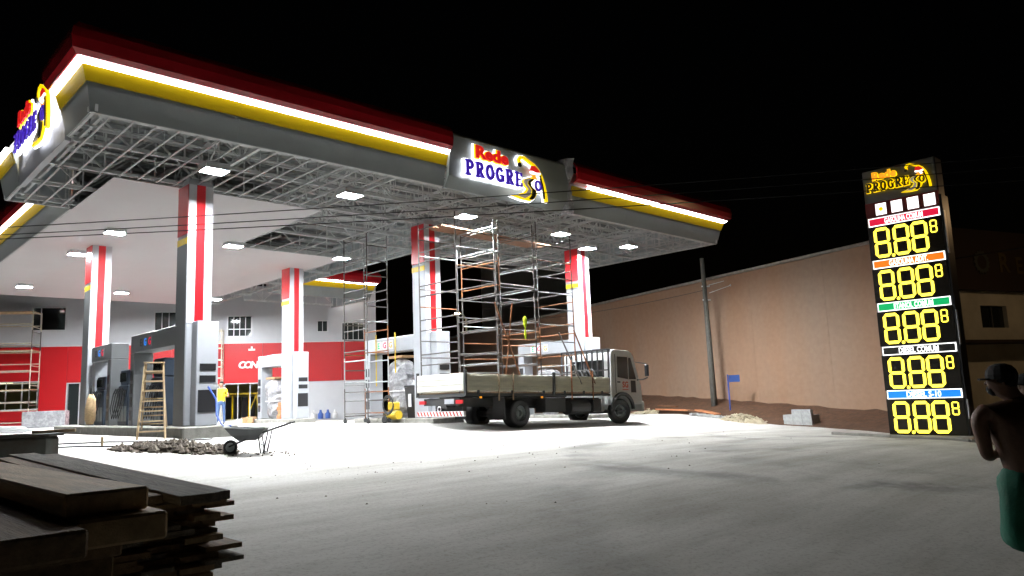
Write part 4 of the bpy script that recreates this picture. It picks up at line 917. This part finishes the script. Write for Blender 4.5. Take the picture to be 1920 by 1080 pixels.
def paint(me, rule, mats):
    for x in mats: me.materials.append(M[x])
    for p in me.polygons: p.material_index = rule(p.center); p.use_smooth = True
def cap_mesh(hx, hy, face, brim=True):
    fx, fy = face; mb = MB(); rings = []
    for z, k in ((1.635, 1.0), (1.67, 1.02), (1.705, .92), (1.735, .68), (1.75, .3)):
        rings.append([(hx+math.cos(a*.449)*.100*k, hy+math.sin(a*.449)*.118*k, z) for a in range(14)])
    mb.loft(rings)
    if brim:
        n = 9; top = []; sx, sy = fy, -fx
        for i in range(n+1):
            a = R(-62+124*i/n); top.append((hx+fx*(.09+.095*math.cos(a)-.03)+sx*.085*math.sin(a), hy+fy*(.09+.095*math.cos(a)-.03)+sy*.085*math.sin(a)))
        for i in range(n+1)[::-1] if False else reversed(range(n+1)):
            a = R(-62+124*i/n); top.append((hx+fx*(.05+.02*math.cos(a))+sx*.08*math.sin(a), hy+fy*(.05+.02*math.cos(a))+sy*.08*math.sin(a)))
        mb.prism(top, 1.632, 1.645, axis='z')
    return mb
# shirtless man in the foreground
mx, my = 6.39, 1.34
pm_ = thing('person', 'shirtless man in a black cap and green shorts, back turned, at right edge', 'person', (mx, my, gz(mx, my)), R(-45))
FA = (-.80, .60)
V, E_, (hx, hy) = figure([((-.30, .04, 1.10), (-.12, .25, 1.08), (.8, .6, .1), (.3, 0, 1)), ((.30, .04, 1.10), (.12, .25, 1.08), (-.8, .6, .1), (-.3, 0, 1))], lean=(-.01, .04), head=(-.06, .06), broad=1.62, armr=1.12, face=FA)
bm_ = skin(V, E_); paint(bm_, lambda c: 0, ['skin'])
body = bpy.data.objects.new('body', bm_); COL.objects.link(body); body.parent = pm_
sv = [(0, 0, .92, .25, .185), (0, .005, 1.08, .245, .18)]; se = [(0, 1)]
for s in (-1, 1): chain(sv, se, 0, [(s*.12, 0, .80, .145, .15), (s*.135, .005, .62, .145, .148), (s*.14, .01, .42, .142, .145)])
sm_ = skin(sv, se)
for v in sm_.vertices:
    a_ = math.atan2(v.co.y, v.co.x); k_f = .010*math.sin(9*a_+v.co.z*5)*(1.2-v.co.z)+.006*math.sin(17*a_-v.co.z*14)
    v.co.x += k_f*math.cos(a_); v.co.y += k_f*math.sin(a_)
sh = obj('shorts', sm_, 'green', pm_, smooth=True, world=False)
obj('cap', cap_mesh(hx, hy, FA), 'hair', pm_, world=False, smooth=False)
hr = MB().loft([[(hx+math.cos(a*.449)*.084*k-FA[0]*.012, hy+math.sin(a*.449)*.1*k-FA[1]*.012, z) for a in range(14)] for z, k in ((1.555, .55), (1.58, .86), (1.62, 1.0), (1.65, .98))]); obj('hair', hr, 'hair', pm_, world=False, smooth=True)
brd = MB().loft([[(hx+FA[0]*.058+math.cos(a*.628)*.052*k, hy+FA[1]*.058+math.sin(a*.628)*.052*k, z) for a in range(10)] for z, k in ((1.515, .3), (1.535, .8), (1.565, 1.0), (1.585, .9))]); obj('beard', brd, 'hair', pm_, world=False, smooth=True)
for s in (-1, 1):
    sx, sy = FA[1]*s, -FA[0]*s
    ey = MB().loft([[(hx+FA[0]*.083+sx*.032+math.cos(a*.785)*.012*k, hy+FA[1]*.083+sy*.032+math.sin(a*.785)*.012*k, z) for a in range(8)] for z, k in ((1.612, .3), (1.62, 1), (1.628, .3))]); obj('eye', ey, 'hair', pm_, world=False)
    ft = MB().loft([[(s*.1+.045*math.cos(a*.628)*k, .06+.13*math.sin(a*.628)*k, z) for a in range(10)] for z, k in ((.0, 1), (.022, 1.02), (.03, .85))]); obj('sandal', ft, 'rubber', pm_, world=False)
# second person behind him, almost hidden
p2x, p2y = 8.32, 1.66
p2 = thing('person', 'person in a dark cap almost hidden behind the shirtless man', 'person', (p2x, p2y, gz(p2x, p2y)-.08), R(35))
V, E_, (hx, hy) = figure([((-.27, .02, 1.1), (-.25, .1, .86), (0, .3, -1), (.5, .5, 0)), ((.27, .02, 1.1), (.25, .1, .86), (0, .3, -1), (-.5, .5, 0))], face=(0, 1))
bm2 = skin(V, E_); paint(bm2, lambda c: 0 if (c.z > 1.44 or abs(c.x) > .23 and c.z < 1.2) else (1 if c.z > .95 else 2), ['skin', 'darkcloth', 'jeans'])
b2 = bpy.data.objects.new('body', bm2); COL.objects.link(b2); b2.parent = p2
obj('cap', cap_mesh(hx, hy, (0, 1)), 'hair', p2, world=False)
# worker in the yellow shirt
wx, wy = 12.75, 30.6
pw = thing('person', 'worker in yellow shirt and blue jeans standing beside the left front column', 'person', (wx, wy, gz(wx, wy)), R(150))
V, E_, (hx, hy) = figure([((-.27, .0, 1.1), (-.12, .24, 1.18), (.8, .6, .2), (0, 0, 1)), ((.26, -.03, 1.08), (.27, .12, .86), (0, .3, -1), (-.5, .5, 0))], legs=((-.11, .0, -.12, 0), (.12, .02, .15, 0)), broad=1.0, face=(.2, .98))
bm3 = skin(V, E_); paint(bm3, lambda c: 0 if c.z > 1.435 else (1 if c.z > .93 and abs(c.x) < .235 else (0 if c.z > .7 and abs(c.x) > .2 else (2 if c.z > .09 else 3))), ['skin2', 'yshirt', 'jeans', 'darkcloth'])
b3 = bpy.data.objects.new('body', bm3); COL.objects.link(b3); b3.parent = pw
obj('shirt', skin([(0, 0, .95, .165, .125), (0, 0, 1.1, .16, .118), (0, 0, 1.25, .178, .125), (0, 0, 1.375, .165, .11), (-.19, 0, 1.36, .07, .07), (-.235, 0, 1.24, .066, .066), (.19, 0, 1.36, .07, .07), (.235, -.01, 1.23, .066, .066)], [(0, 1), (1, 2), (2, 3), (3, 4), (4, 5), (3, 6), (6, 7)]), 'yshirt', pw, smooth=True, world=False)
hr = MB().loft([[(hx+math.cos(a*.449)*.084*k, hy-.015+math.sin(a*.449)*.1*k, z) for a in range(14)] for z, k in ((1.6, .9), (1.65, 1.02), (1.70, .92), (1.735, .5))]); obj('hair', hr, 'hair', pw, world=False, smooth=True)

# ------------------------------------------------------------------ ladder, barrow, hose
lx_, ly_ = 6.05, 18.35; lz = gz(lx_, ly_)
ldr = thing('step_ladder', 'pale wooden step ladder set up against the island by the left front column', 'ladder', (lx_, ly_, lz), R(-22))
def lp(name, mb, par=None): return obj(name, mb, 'woodladder', par or ldr, world=False)
for s in (-1, 1):
    lp('stile', MB().bar((s*.29, -.30, 0), (s*.19, .02, 1.74), .035, .055)); lp('stile', MB().bar((s*.27, .62, .22), (s*.17, .06, 1.72), .03, .045))
for k in range(7):
    t_ = (k+.8)/7.6; w = .29-.1*t_; lp('step', MB().bar((-w, -.30+.32*t_, 1.74*t_), (w, -.30+.32*t_, 1.74*t_), .09, .03))
    t_ = (k+.6)/7.6; w = .27-.1*t_; lp('rung', MB().bar((-w, .62-.56*t_, .22+1.5*t_), (w, .62-.56*t_, .22+1.5*t_), .03, .03))
lp('top_board', MB().bar((-.22, .03, 1.76), (.22, .03, 1.76), .15, .03))
bx, by = 6.62, 14.62; bzz = gz(bx, by)
bw = thing('wheelbarrow', 'grey steel wheelbarrow with one long handle standing by the rubble', 'wheelbarrow', (bx, by, bzz), R(-36))
def wp(name, mb, m, par=None, **k): return obj(name, mb, m, par or bw, world=False, **k)
rings = []
for z, x0, x1, w0, w1, in ((.30, -.16, .24, .14, .20), (.42, -.30, .36, .22, .27), (.56, -.46, .46, .28, .33)):
    rings.append([(x0, -w0, z+(.05 if z > .5 else 0)), (x0*.4+x1*.6, -w1*1.05, z), (x1, -w1, z), (x1, w1, z), (x0*.4+x1*.6, w1*1.05, z), (x0, w0, z+(.05 if z > .5 else 0))])
inner = [[(x*.955, y*.955, z+.012) for x, y, z in r_] for r_ in rings]
wp('tray', MB().loft(rings+inner[::-1], cap=False).add(inner[0], [(0, 1, 2, 3, 4, 5)]).add(rings[0], [(5, 4, 3, 2, 1, 0)]), 'dgrey', bevel=.008)
rim_ = MB().tube([*rings[2], rings[2][0]], .016, 6); wp('rim', rim_, 'galv')
for s in (-1, 1):
    wp('handle', MB().tube([(-.38, s*.06, .18), (.0, s*.2, .33), (.5, s*.26, .5), (1.05, s*.29, .66)], .019, 8), 'chassis')
    wp('leg', MB().tube([(.30, s*.22, .42), (.36, s*.24, .02), (.42, s*.24, .02), (.52, s*.25, .48)], .016, 6), 'chassis')
wp('brace', MB().tube([(.37, -.24, .2), (.37, .24, .2)], .014, 6), 'chassis')
wr_ = [[(-.36+.84*r_*math.cos(a*2*math.pi/18), o, .165+.84*r_*math.sin(a*2*math.pi/18)) for r_, o in ((.12, -.035), (.17, -.045), (.19, -.02), (.19, .02), (.17, .045), (.12, .035))] for a in range(19)]
wl_ = wp('wheel', MB().loft(wr_, close=True, cap=False), 'rubber'); wp('hub', MB().tube([(-.36, -.05, .165), (-.36, .05, .165)], .10, 12), 'mgrey', wl_)
bw.scale = (.86, .86, .9)
hp = [(7.0, 17.55, 1.2), (7.05, 17.2, .9), (6.9, 16.8, .55), (6.75, 16.2, .38), (6.6, 15.6, .30), (6.45, 15.0, .34)]
tag(obj('blue_hose', MB().tube(hp, .02, 8), 'bluehose', smooth=True), 'bright blue hose curving down into the wheelbarrow', 'hose')
# ------------------------------------------------------------------ rubble, sand, blocks, planks
def heap(name, pts, m, label, cat, seed, nst, stm, zr_=(.03, .09), kind='stuff'):
    rn = random.Random(seed); mb = MB(); cx = sum(p[0] for p in pts)/len(pts); cy = sum(p[1] for p in pts)/len(pts); n = 40; rings = []
    (rx, ry, ang, h) = pts[-1] if len(pts[-1]) == 4 else (1, .5, 0, .2); cx, cy = pts[0][:2]
    ca, sa = math.cos(ang), math.sin(ang)
    for i in range(9):
        k = 1-i/8; ring = []
        for a in range(n):
            t_ = 2*math.pi*a/n; q = 1+.13*math.sin(3*t_+seed)+.09*math.sin(7*t_)+rn.uniform(-.07, .07); ux, uy = rx*k*q*math.cos(t_), ry*k*q*math.sin(t_)
            x = cx+ux*ca-uy*sa; y = cy+ux*sa+uy*ca; ring.append((x, y, gz(x, y)-.015+h*(1-k**1.5)*(1+rn.uniform(-.3, .3)*(1 if i else 0))*(.7+.3*math.sin(ux*4+seed))))
        rings.append(ring)
    mb.loft(rings, cap=False); mb.add(rings[-1], [tuple(range(n))])
    for _ in range(nst):
        t_ = rn.uniform(0, 6.28); k = rn.random()**.6*1.12; ux, uy = rx*k*math.cos(t_), ry*k*math.sin(t_); x = cx+ux*ca-uy*sa; y = cy+ux*sa+uy*ca
        r_ = rn.uniform(*zr_)*(1 if k < 1 else .6); z = gz(x, y)+max(0, h*(1-min(1, k)**1.5)*.8)+r_*.2
        pv = [(x+r_*rn.uniform(.6, 1.1)*dx, y+r_*rn.uniform(.6, 1.1)*dy, z+r_*rn.uniform(.4, .9)*dz) for dx, dy, dz in ((1, 0, 0), (-1, 0, 0), (0, 1, 0), (0, -1, 0), (0, 0, 1), (0, 0, -1))]
        mb.add(pv, [(0, 2, 4), (2, 1, 4), (1, 3, 4), (3, 0, 4), (2, 0, 5), (1, 2, 5), (3, 1, 5), (0, 3, 5)])
    return tag(obj(name, mb, m), label, cat, kind=kind)
heap('rubble_heap', [(5.65, 15.75), (1.25, .45, R(-44), .17)], 'rubble', 'low heap of grey rubble and soil beside the wheelbarrow', 'rubble', 3, 420, 'rubble', (.02, .12))
heap('rubble_scatter', [(6.75, 14.45), (.9, .5, R(-30), .01)], 'rubble', 'crumbs of soil scattered under the wheelbarrow', 'rubble', 8, 70, 'rubble', (.012, .035))
ve = lambda y, o=0: Vector((verge_edge((y-W0.y)/WD.y).x+o, y))
a_ = ve(14.6, .1); heap('sand_heap', [(a_.x, a_.y), (1.1, .6, R(72), .34)], 'sand', 'pale sand heap with stones on the verge', 'sand', 5, 200, 'sand', (.03, .08))
a_ = ve(20.3, .4); heap('sand_heap', [(a_.x, a_.y), (1.0, .6, R(70), .28)], 'sand', 'small grey heap just beyond the truck front', 'sand', 11, 80, 'sand', (.02, .06))
# concrete blocks, stacked
bl0 = ve(12.75, .25); bdir = Vector((.22, .975)).normalized(); bnr = Vector((bdir.y, -bdir.x)); bz0 = gz(bl0.x, bl0.y)-.01; bang = math.atan2(bdir.y, bdir.x)
lab = ('near', 'far'); k_ = 0
def block_mesh():
    mb = MB(); mb.box(-.195, .195, -.07, -.045, 0, .187).box(-.195, .195, .045, .07, 0, .187)
    for x in (-.195, -.0125, .17): mb.box(x, x+.025, -.0445, .0445, 0, .187)
    return mb.mesh('block')
bmesh_ = block_mesh(); bmesh_.materials.append(M['block']); nm_row = ('bottom', 'middle', 'top')
for lv, (na, nb2) in enumerate(((3, 3), (3, 3), (2, 1))):
    for i in range(na):
        for j in range(nb2):
            o = bpy.data.objects.new('concrete_block', bmesh_); COL.objects.link(o)
            p = bl0+bdir*((i-1)*.40+(.02*lv)-.5)+bnr*(j*.152+.05); o.location = (p.x, p.y, bz0+lv*.19); o.rotation_euler = (0, 0, bang+random.uniform(-.02, .02))
            tag(o, 'grey concrete block in the %s course of the stack, %s from the pylon, %s row' % (nm_row[lv], ('nearest to', 'second', 'third')[i] if i else 'first', ('front', 'middle', 'rear')[j]), 'block', 'concrete blocks stacked on the verge')
# boards and stones by the pole
for k, (y, o_, L, a, z, m_, lab_) in enumerate(((16.5, .2, 1.6, 62, .16, 'brick', 'orange brown board tilted on the verge by the street sign'), (17.2, .45, 1.3, 80, .2, 'plank', 'dark reddish board lying beside the tilted one'), (18.6, .3, 1.9, 78, .2, 'brick', 'long flat orange board lying near the pole'), (19.2, .7, 1.2, 70, .35, 'plank', 'short brown board lying behind the long one'))):
    p = ve(y, o_); d_ = Vector((math.cos(R(a)), math.sin(R(a)))); z0_ = gz(p.x, p.y)+z
    tag(obj('board', MB().bar((*(p-d_*L/2), z0_-.05), (*(p+d_*L/2), z0_+.1*(k == 0)), .25, .06), m_, bevel=.006), lab_, 'board', 'boards dropped on the verge')
for k in range(5):
    p = ve(15.4+k*.42, -.05); z0_ = gz(p.x, p.y); mb = MB().box(-.17, .17, -.1, .1, 0, .12).xf(Matrix.Translation((p.x, p.y, z0_)) @ Matrix.Rotation(R(70+k*23), 4, 'Z'))
    tag(obj('kerb_block', mb, 'block', bevel=.01), '%s pale kerb block along the verge edge counting from the sand heap' % ('first', 'second', 'third', 'fourth', 'fifth')[k], 'block', 'loose kerb blocks along the verge')

# ------------------------------------------------------------------ timber stack in the foreground
rn = random.Random(12); ls_ = thing('timber_stack', 'tall dark stack of weathered boards in the left foreground', 'timber', (1.85, 6.3, gz(1.85, 6.3)), 0)
z = gz(1.85, 6.3)-.05; k = 0
for sk in (4.6, 6.4, 8.2): obj('bearer', B(1.3, 1.95, sk-.06, sk+.06, z, z+.09), 'wooddark', ls_)
z += .09
while z < .17:
    h = rn.uniform(.022, .034); x = 1.30+rn.uniform(-.03, .03)
    while x < 1.86:
        w = rn.uniform(.14, .24); y0 = 4.60+rn.uniform(-.08, .16); L = rn.uniform(3.7, 4.3)
        obj('board', MB().box(-w/2, w/2, 0, L, 0, h).xf(Matrix.Translation((x+w/2, y0, z)) @ Matrix.Rotation(rn.uniform(-.018, .018), 4, 'Z')), rn.choice(('wooddark', 'woodgrey', 'woodpale', 'wooddark')), ls_); x += w+.012; k += 1
    z += h+.003
tops = [(1.64, 4.18, 4.65, .22, .05, .215, -.01), (1.46, 4.45, 4.2, .16, .045, .21, -.015), (1.80, 4.35, 4.4, .15, .05, .20, -.022), (1.36, 4.75, 3.9, .10, .04, .17, .02)]
for i, (x, y, L, w, h, zz, a) in enumerate(tops):
    o = obj('heavy_board', MB().box(-w/2, w/2, 0, L, 0, h).xf(Matrix.Translation((x, y, zz)) @ Matrix.Rotation(a, 4, 'Z') @ Matrix.Rotation(.017, 4, 'X')), ('woodgrey', 'wooddark', 'woodgrey', 'woodpale')[i], bevel=.004)
    tag(o, ('broad dark board on top of the timber stack, its end nearest the yard', 'narrow dark board second from the right on the timber stack', 'dark board at the far side of the stack top', 'thin board lying loose at the inner side of the stack')[i], 'board', 'boards lying on the timber stack')
bm_list = [(1.02, 3.62, 4.2, .34, .10, .29, .012, 'wood', 'big pale squared beam crossing the left foreground'), (1.06, 3.52, 4.2, .36, .12, .165, -.004, 'wood', 'second pale beam right below the big one'),
           (.72, 3.3, 3.8, .30, .11, .17, .03, 'wooddark', 'dark beam at the very left foreground')]
for x, y, L, w, h, zz, a, m_, lb in bm_list:
    o = obj('timber_beam', MB().box(-w/2, w/2, 0, L, 0, h).xf(Matrix.Translation((x, y, zz)) @ Matrix.Rotation(a, 4, 'Z')), m_, bevel=.012); tag(o, lb, 'beam', 'squared beams in the foreground')
zz = gz(1, 4.4); k = 0
while zz < .14:
    h = .12; tag(obj('timber_beam', MB().box(.8, .92, 3.95+.15*(k % 2), 7.3, zz, zz+h-.004).box(1.12, 1.24, 3.95+.1*(k % 2), 7.3, zz, zz+h-.004) if False else MB().box(.74+.03*(k % 2), 1.2, 4.0+.12*(k % 2), 7.2, zz, min(zz+h, .16)-.004), 'wooddark', bevel=.01), 'dark beam in course %s under the pale beams, counted from the ground' % ('one', 'two', 'three', 'four', 'five', 'six', 'seven', 'eight', 'nine', 'ten', 'eleven')[k], 'beam', 'squared beams in the foreground'); zz += h; k += 1
tz = gz(2, 12.6); tb = thing('steel_box', 'rusty green grey steel box with a white sheet lying on top', 'box', (1.9, 12.6, tz))
obj('body', MB().prism([(.3, 12.25), (2.6, 12.15), (2.80, 12.3), (2.82, 13.15), (.3, 13.3)], tz-.1, .41, axis='z'), 'tank', tb, bevel=.04, seg=2)
obj('lid_rim', MB().prism([(.26, 12.2), (2.62, 12.1), (2.85, 12.27), (2.87, 13.2), (.26, 13.34)], .412, .445, axis='z'), 'tank', tb)
rings = []
for j in range(7):
    y_ = 12.12+j*.2; row = [(-.1+i*.22, y_+.05*math.sin(i*1.7), .475+.05*math.sin(i*.9+j*.6)**2+.17*math.exp(-((i-7)/4)**2)*(j/6)) for i in range(13)]
    rings.append(row+[(x_, yy_, z_-.006) for x_, yy_, z_ in row[::-1]])
o = obj('white_sheet', MB().loft(rings), 'paper', smooth=False); tag(o, 'rumpled white sheet lying on the rusty steel box', 'sheet')
o = obj('wood_offcut', MB().bar((2.5, 12.5, .47), (3.0, 12.3, .475), .08, .04), 'woodladder'); tag(o, 'small pale offcut poking over the edge of the steel box', 'offcut')
# ------------------------------------------------------------------ odds and ends round the pumps
def boxes(name, x, y, z0, n, m_, lab, seed, cat='brick', gname=None):
    rn = random.Random(seed); sp_ = sorted([(x+rn.uniform(-.5, .5), y+rn.uniform(-.5, .5)) for i in range(n)], key=lambda p: .718*p[0]-.696*p[1])
    for i, (xx, yy) in enumerate(sp_):
        s = rn.uniform(.14, .24); zz = z0
        mb = MB().box(-s*.9, s*.9, -s*.6, s*.6, 0, s*1.1).xf(Matrix.Translation((xx, yy, zz)) @ Matrix.Rotation(rn.uniform(0, 3), 4, 'Z'))
        tag(obj(name, mb, m_ if i % 3 else 'paper', bevel=.015), ('leftmost', 'second', 'third', 'fourth', 'fifth', 'rightmost')[i]+lab, cat, gname)
boxes('brick_carton', 13.6, 30.2, gz(13.6, 30.2), 6, 'carton', ' carton from the left in the litter beside the yellow shirted worker', 2, 'carton', 'cartons heaped near the worker')
for k in range(12):
    c_, r_ = k % 3, k//3; mb = MB().box(14.2+c_*.2, 14.39+c_*.2, 28.3-.1*(r_ % 2), 28.62-.1*(r_ % 2), IT3+r_*.165, IT3+r_*.165+.16)
    tag(obj('clay_brick', mb, 'brick', bevel=.008), 'orange clay brick, %s course, %s of three, stacked by the middle rear column' % (('bottom', 'second', 'third', 'top')[r_], ('left', 'middle', 'right')[c_]), 'brick', 'bricks stacked by the middle rear column')
cmx, cmy, cz = 13.72, 19.7, IT4
cmp_ = thing('compressor', 'yellow site compressor with coiled hose left of the truck tail', 'compressor', (cmx, cmy, gz(cmx, cmy)))
gzc = gz(cmx, cmy)
obj('tank', MB().tube([(cmx, cmy-.25, gzc+.26), (cmx, cmy+.28, gzc+.26)], .14, 14), 'ymach', cmp_); obj('motor', B(cmx-.13, cmx+.13, cmy-.15, cmy+.18, gzc+.41, gzc+.66), 'ymach', cmp_, bevel=.03)
for s in (-1, 1): obj('wheel', MB().tube([(cmx+s*.2, cmy+.2, gzc+.12), (cmx+s*.26, cmy+.2, gzc+.12)], .12, 12), 'rubber', cmp_)
for k in range(4): obj('coil', MB().tube([(cmx-.3, cmy-.1+.28*math.cos(a*.4), gzc+.55+.26*math.sin(a*.4)+.02*k) for a in range(17)], .02, 6), 'rubber', cmp_)
bn = thing('rubbish_bin', 'black bin with a white label under the portal left of the truck', 'bin', (14.3, 19.35, IT4))
obj('body', MB().loft([[(14.3+w*dx, 19.3+w*dy, z_) for dx, dy in ((-1, -1), (1, -1), (1, 1), (-1, 1))] for z_, w in ((IT4, .2), (IT4+.95, .27))]), 'black', bn); obj('lid', B(14.01, 14.59, 19.01, 19.59, IT4+.955, IT4+1.02), 'black', bn, bevel=.02); obj('label_plate', B(14.02, 14.035, 19.22, 19.36, IT4+.35, IT4+.75), 'paper', bn)
for k, (x, y) in enumerate(((13.95, 21.0), (14.0, 19.9))):
    tag(obj('yellow_strap', MB().bar((13.93, y, 1.2+.4*k), (13.93, y, 2.9), .04, .01), 'ymach'), ('yellow strap hanging from the portal beam left of the truck, far one', 'yellow strap hanging from the portal beam left of the truck, near one')[k], 'strap', 'yellow straps on the portal')
for k, s in enumerate((14.0, 14.4, 14.8, 15.2)):
    z0_ = gz(20, 39); q = sp(s, .5, z0_); mb = MB().loft([[(q[0]+r_*math.cos(a*.628), q[1]+r_*math.sin(a*.628), z0_+zz_) for a in range(10)] for zz_, r_ in ((0, .14), (.28, .15), (.34, .09), (.42, .06), (.5, .06))])
    tag(obj('water_bottle' if k % 2 else 'paint_drum', mb, 'bluesign' if k in (1, 2) else 'paper', smooth=False), ('white drum by the shop wall, first from the yellow post', 'blue water bottle by the shop wall next to the white drum', 'second blue water bottle by the shop wall', 'white drum by the shop wall nearest the scaffold')[k], 'drum' if k in (0, 3) else 'bottle', 'drums and bottles by the shop wall')
o = obj('wrapped_slab', sbox(.2, 2.1, 2.2, 2.9, gz(8, 44)-.0, .85), 'plastic', bevel=.03); tag(o, 'slab of film wrapped panels standing in front of the shop door', 'panels')
sk_ = thing('brown_sack', 'brown patterned sack hanging at the rear left portal', 'sack', (6.55, 25.0, IT1))
rn = random.Random(4); obj('cloth', MB().loft([[(6.5+.14*k_2*math.cos(a*.628)+rn.uniform(-.015, .015), 25.1+.24*k_2*math.sin(a*.628), IT1+z_) for a in range(10)] for z_, k_2 in ((.05, .6), (.2, 1), (.5, 1.05), (.8, .8), (.95, .35))]), 'wood', sk_, smooth=True)
obj('handle', MB().tube([(6.5, 25.0, IT1+.9), (6.5, 25.1, IT1+1.2), (6.5, 25.2, IT1+.9)], .015, 6), 'rubber', sk_)
tag(obj('marker_stake', MB().bar((4.72, 17.3, gz(4.7, 17.3)), (4.72, 17.3, gz(4.7, 17.3)+.2), .04), 'woodladder'), 'short wooden stake stuck in the yard near the timber stack', 'stake')

# cables lying on the yard, loose stones
for k, pts_ in enumerate((((3.4, 19.5), (4.6, 18.3), (6.0, 17.4), (7.2, 17.2)), ((3.2, 17.6), (4.3, 17.5), (5.3, 16.9), (6.2, 16.6)))):
    q = []
    for (xa, ya), (xb, yb) in zip(pts_[:-1], pts_[1:]):
        for i in range(6): t_ = i/6; x_ = xa+(xb-xa)*t_; y_ = ya+(yb-ya)*t_+.05*math.sin(i*1.3+k); q.append((x_, y_, gz(x_, y_)+.014))
    tag(obj('power_cable', MB().tube(q, .013, 5), 'rubber'), ('thin dark cable lying on the slab before the long island', 'thin dark cable lying nearer the rubble heap')[k], 'cable', 'cables lying on the slab')
rn = random.Random(44); gr = MB()
for i in range(420):
    x_ = rn.gauss(9, 5.5); y_ = rn.gauss(13, 3.2)
    if y_ > 17 or y_ < 2: continue
    if y_ < 4 and x_ < 3: continue
    r_ = rn.choice((.006, .008, .01, .014, .02)); z_ = gz(x_, y_)+r_*.3
    gr.add([(x_+r_*rn.uniform(.6, 1.3), y_, z_), (x_-r_, y_+r_*.3, z_), (x_, y_+r_*rn.uniform(.6, 1.2), z_), (x_, y_-r_, z_), (x_, y_, z_+r_*.8)], [(0, 2, 4), (2, 1, 4), (1, 3, 4), (3, 0, 4)])
tag(obj('grit', gr, 'rubble'), kind='stuff')
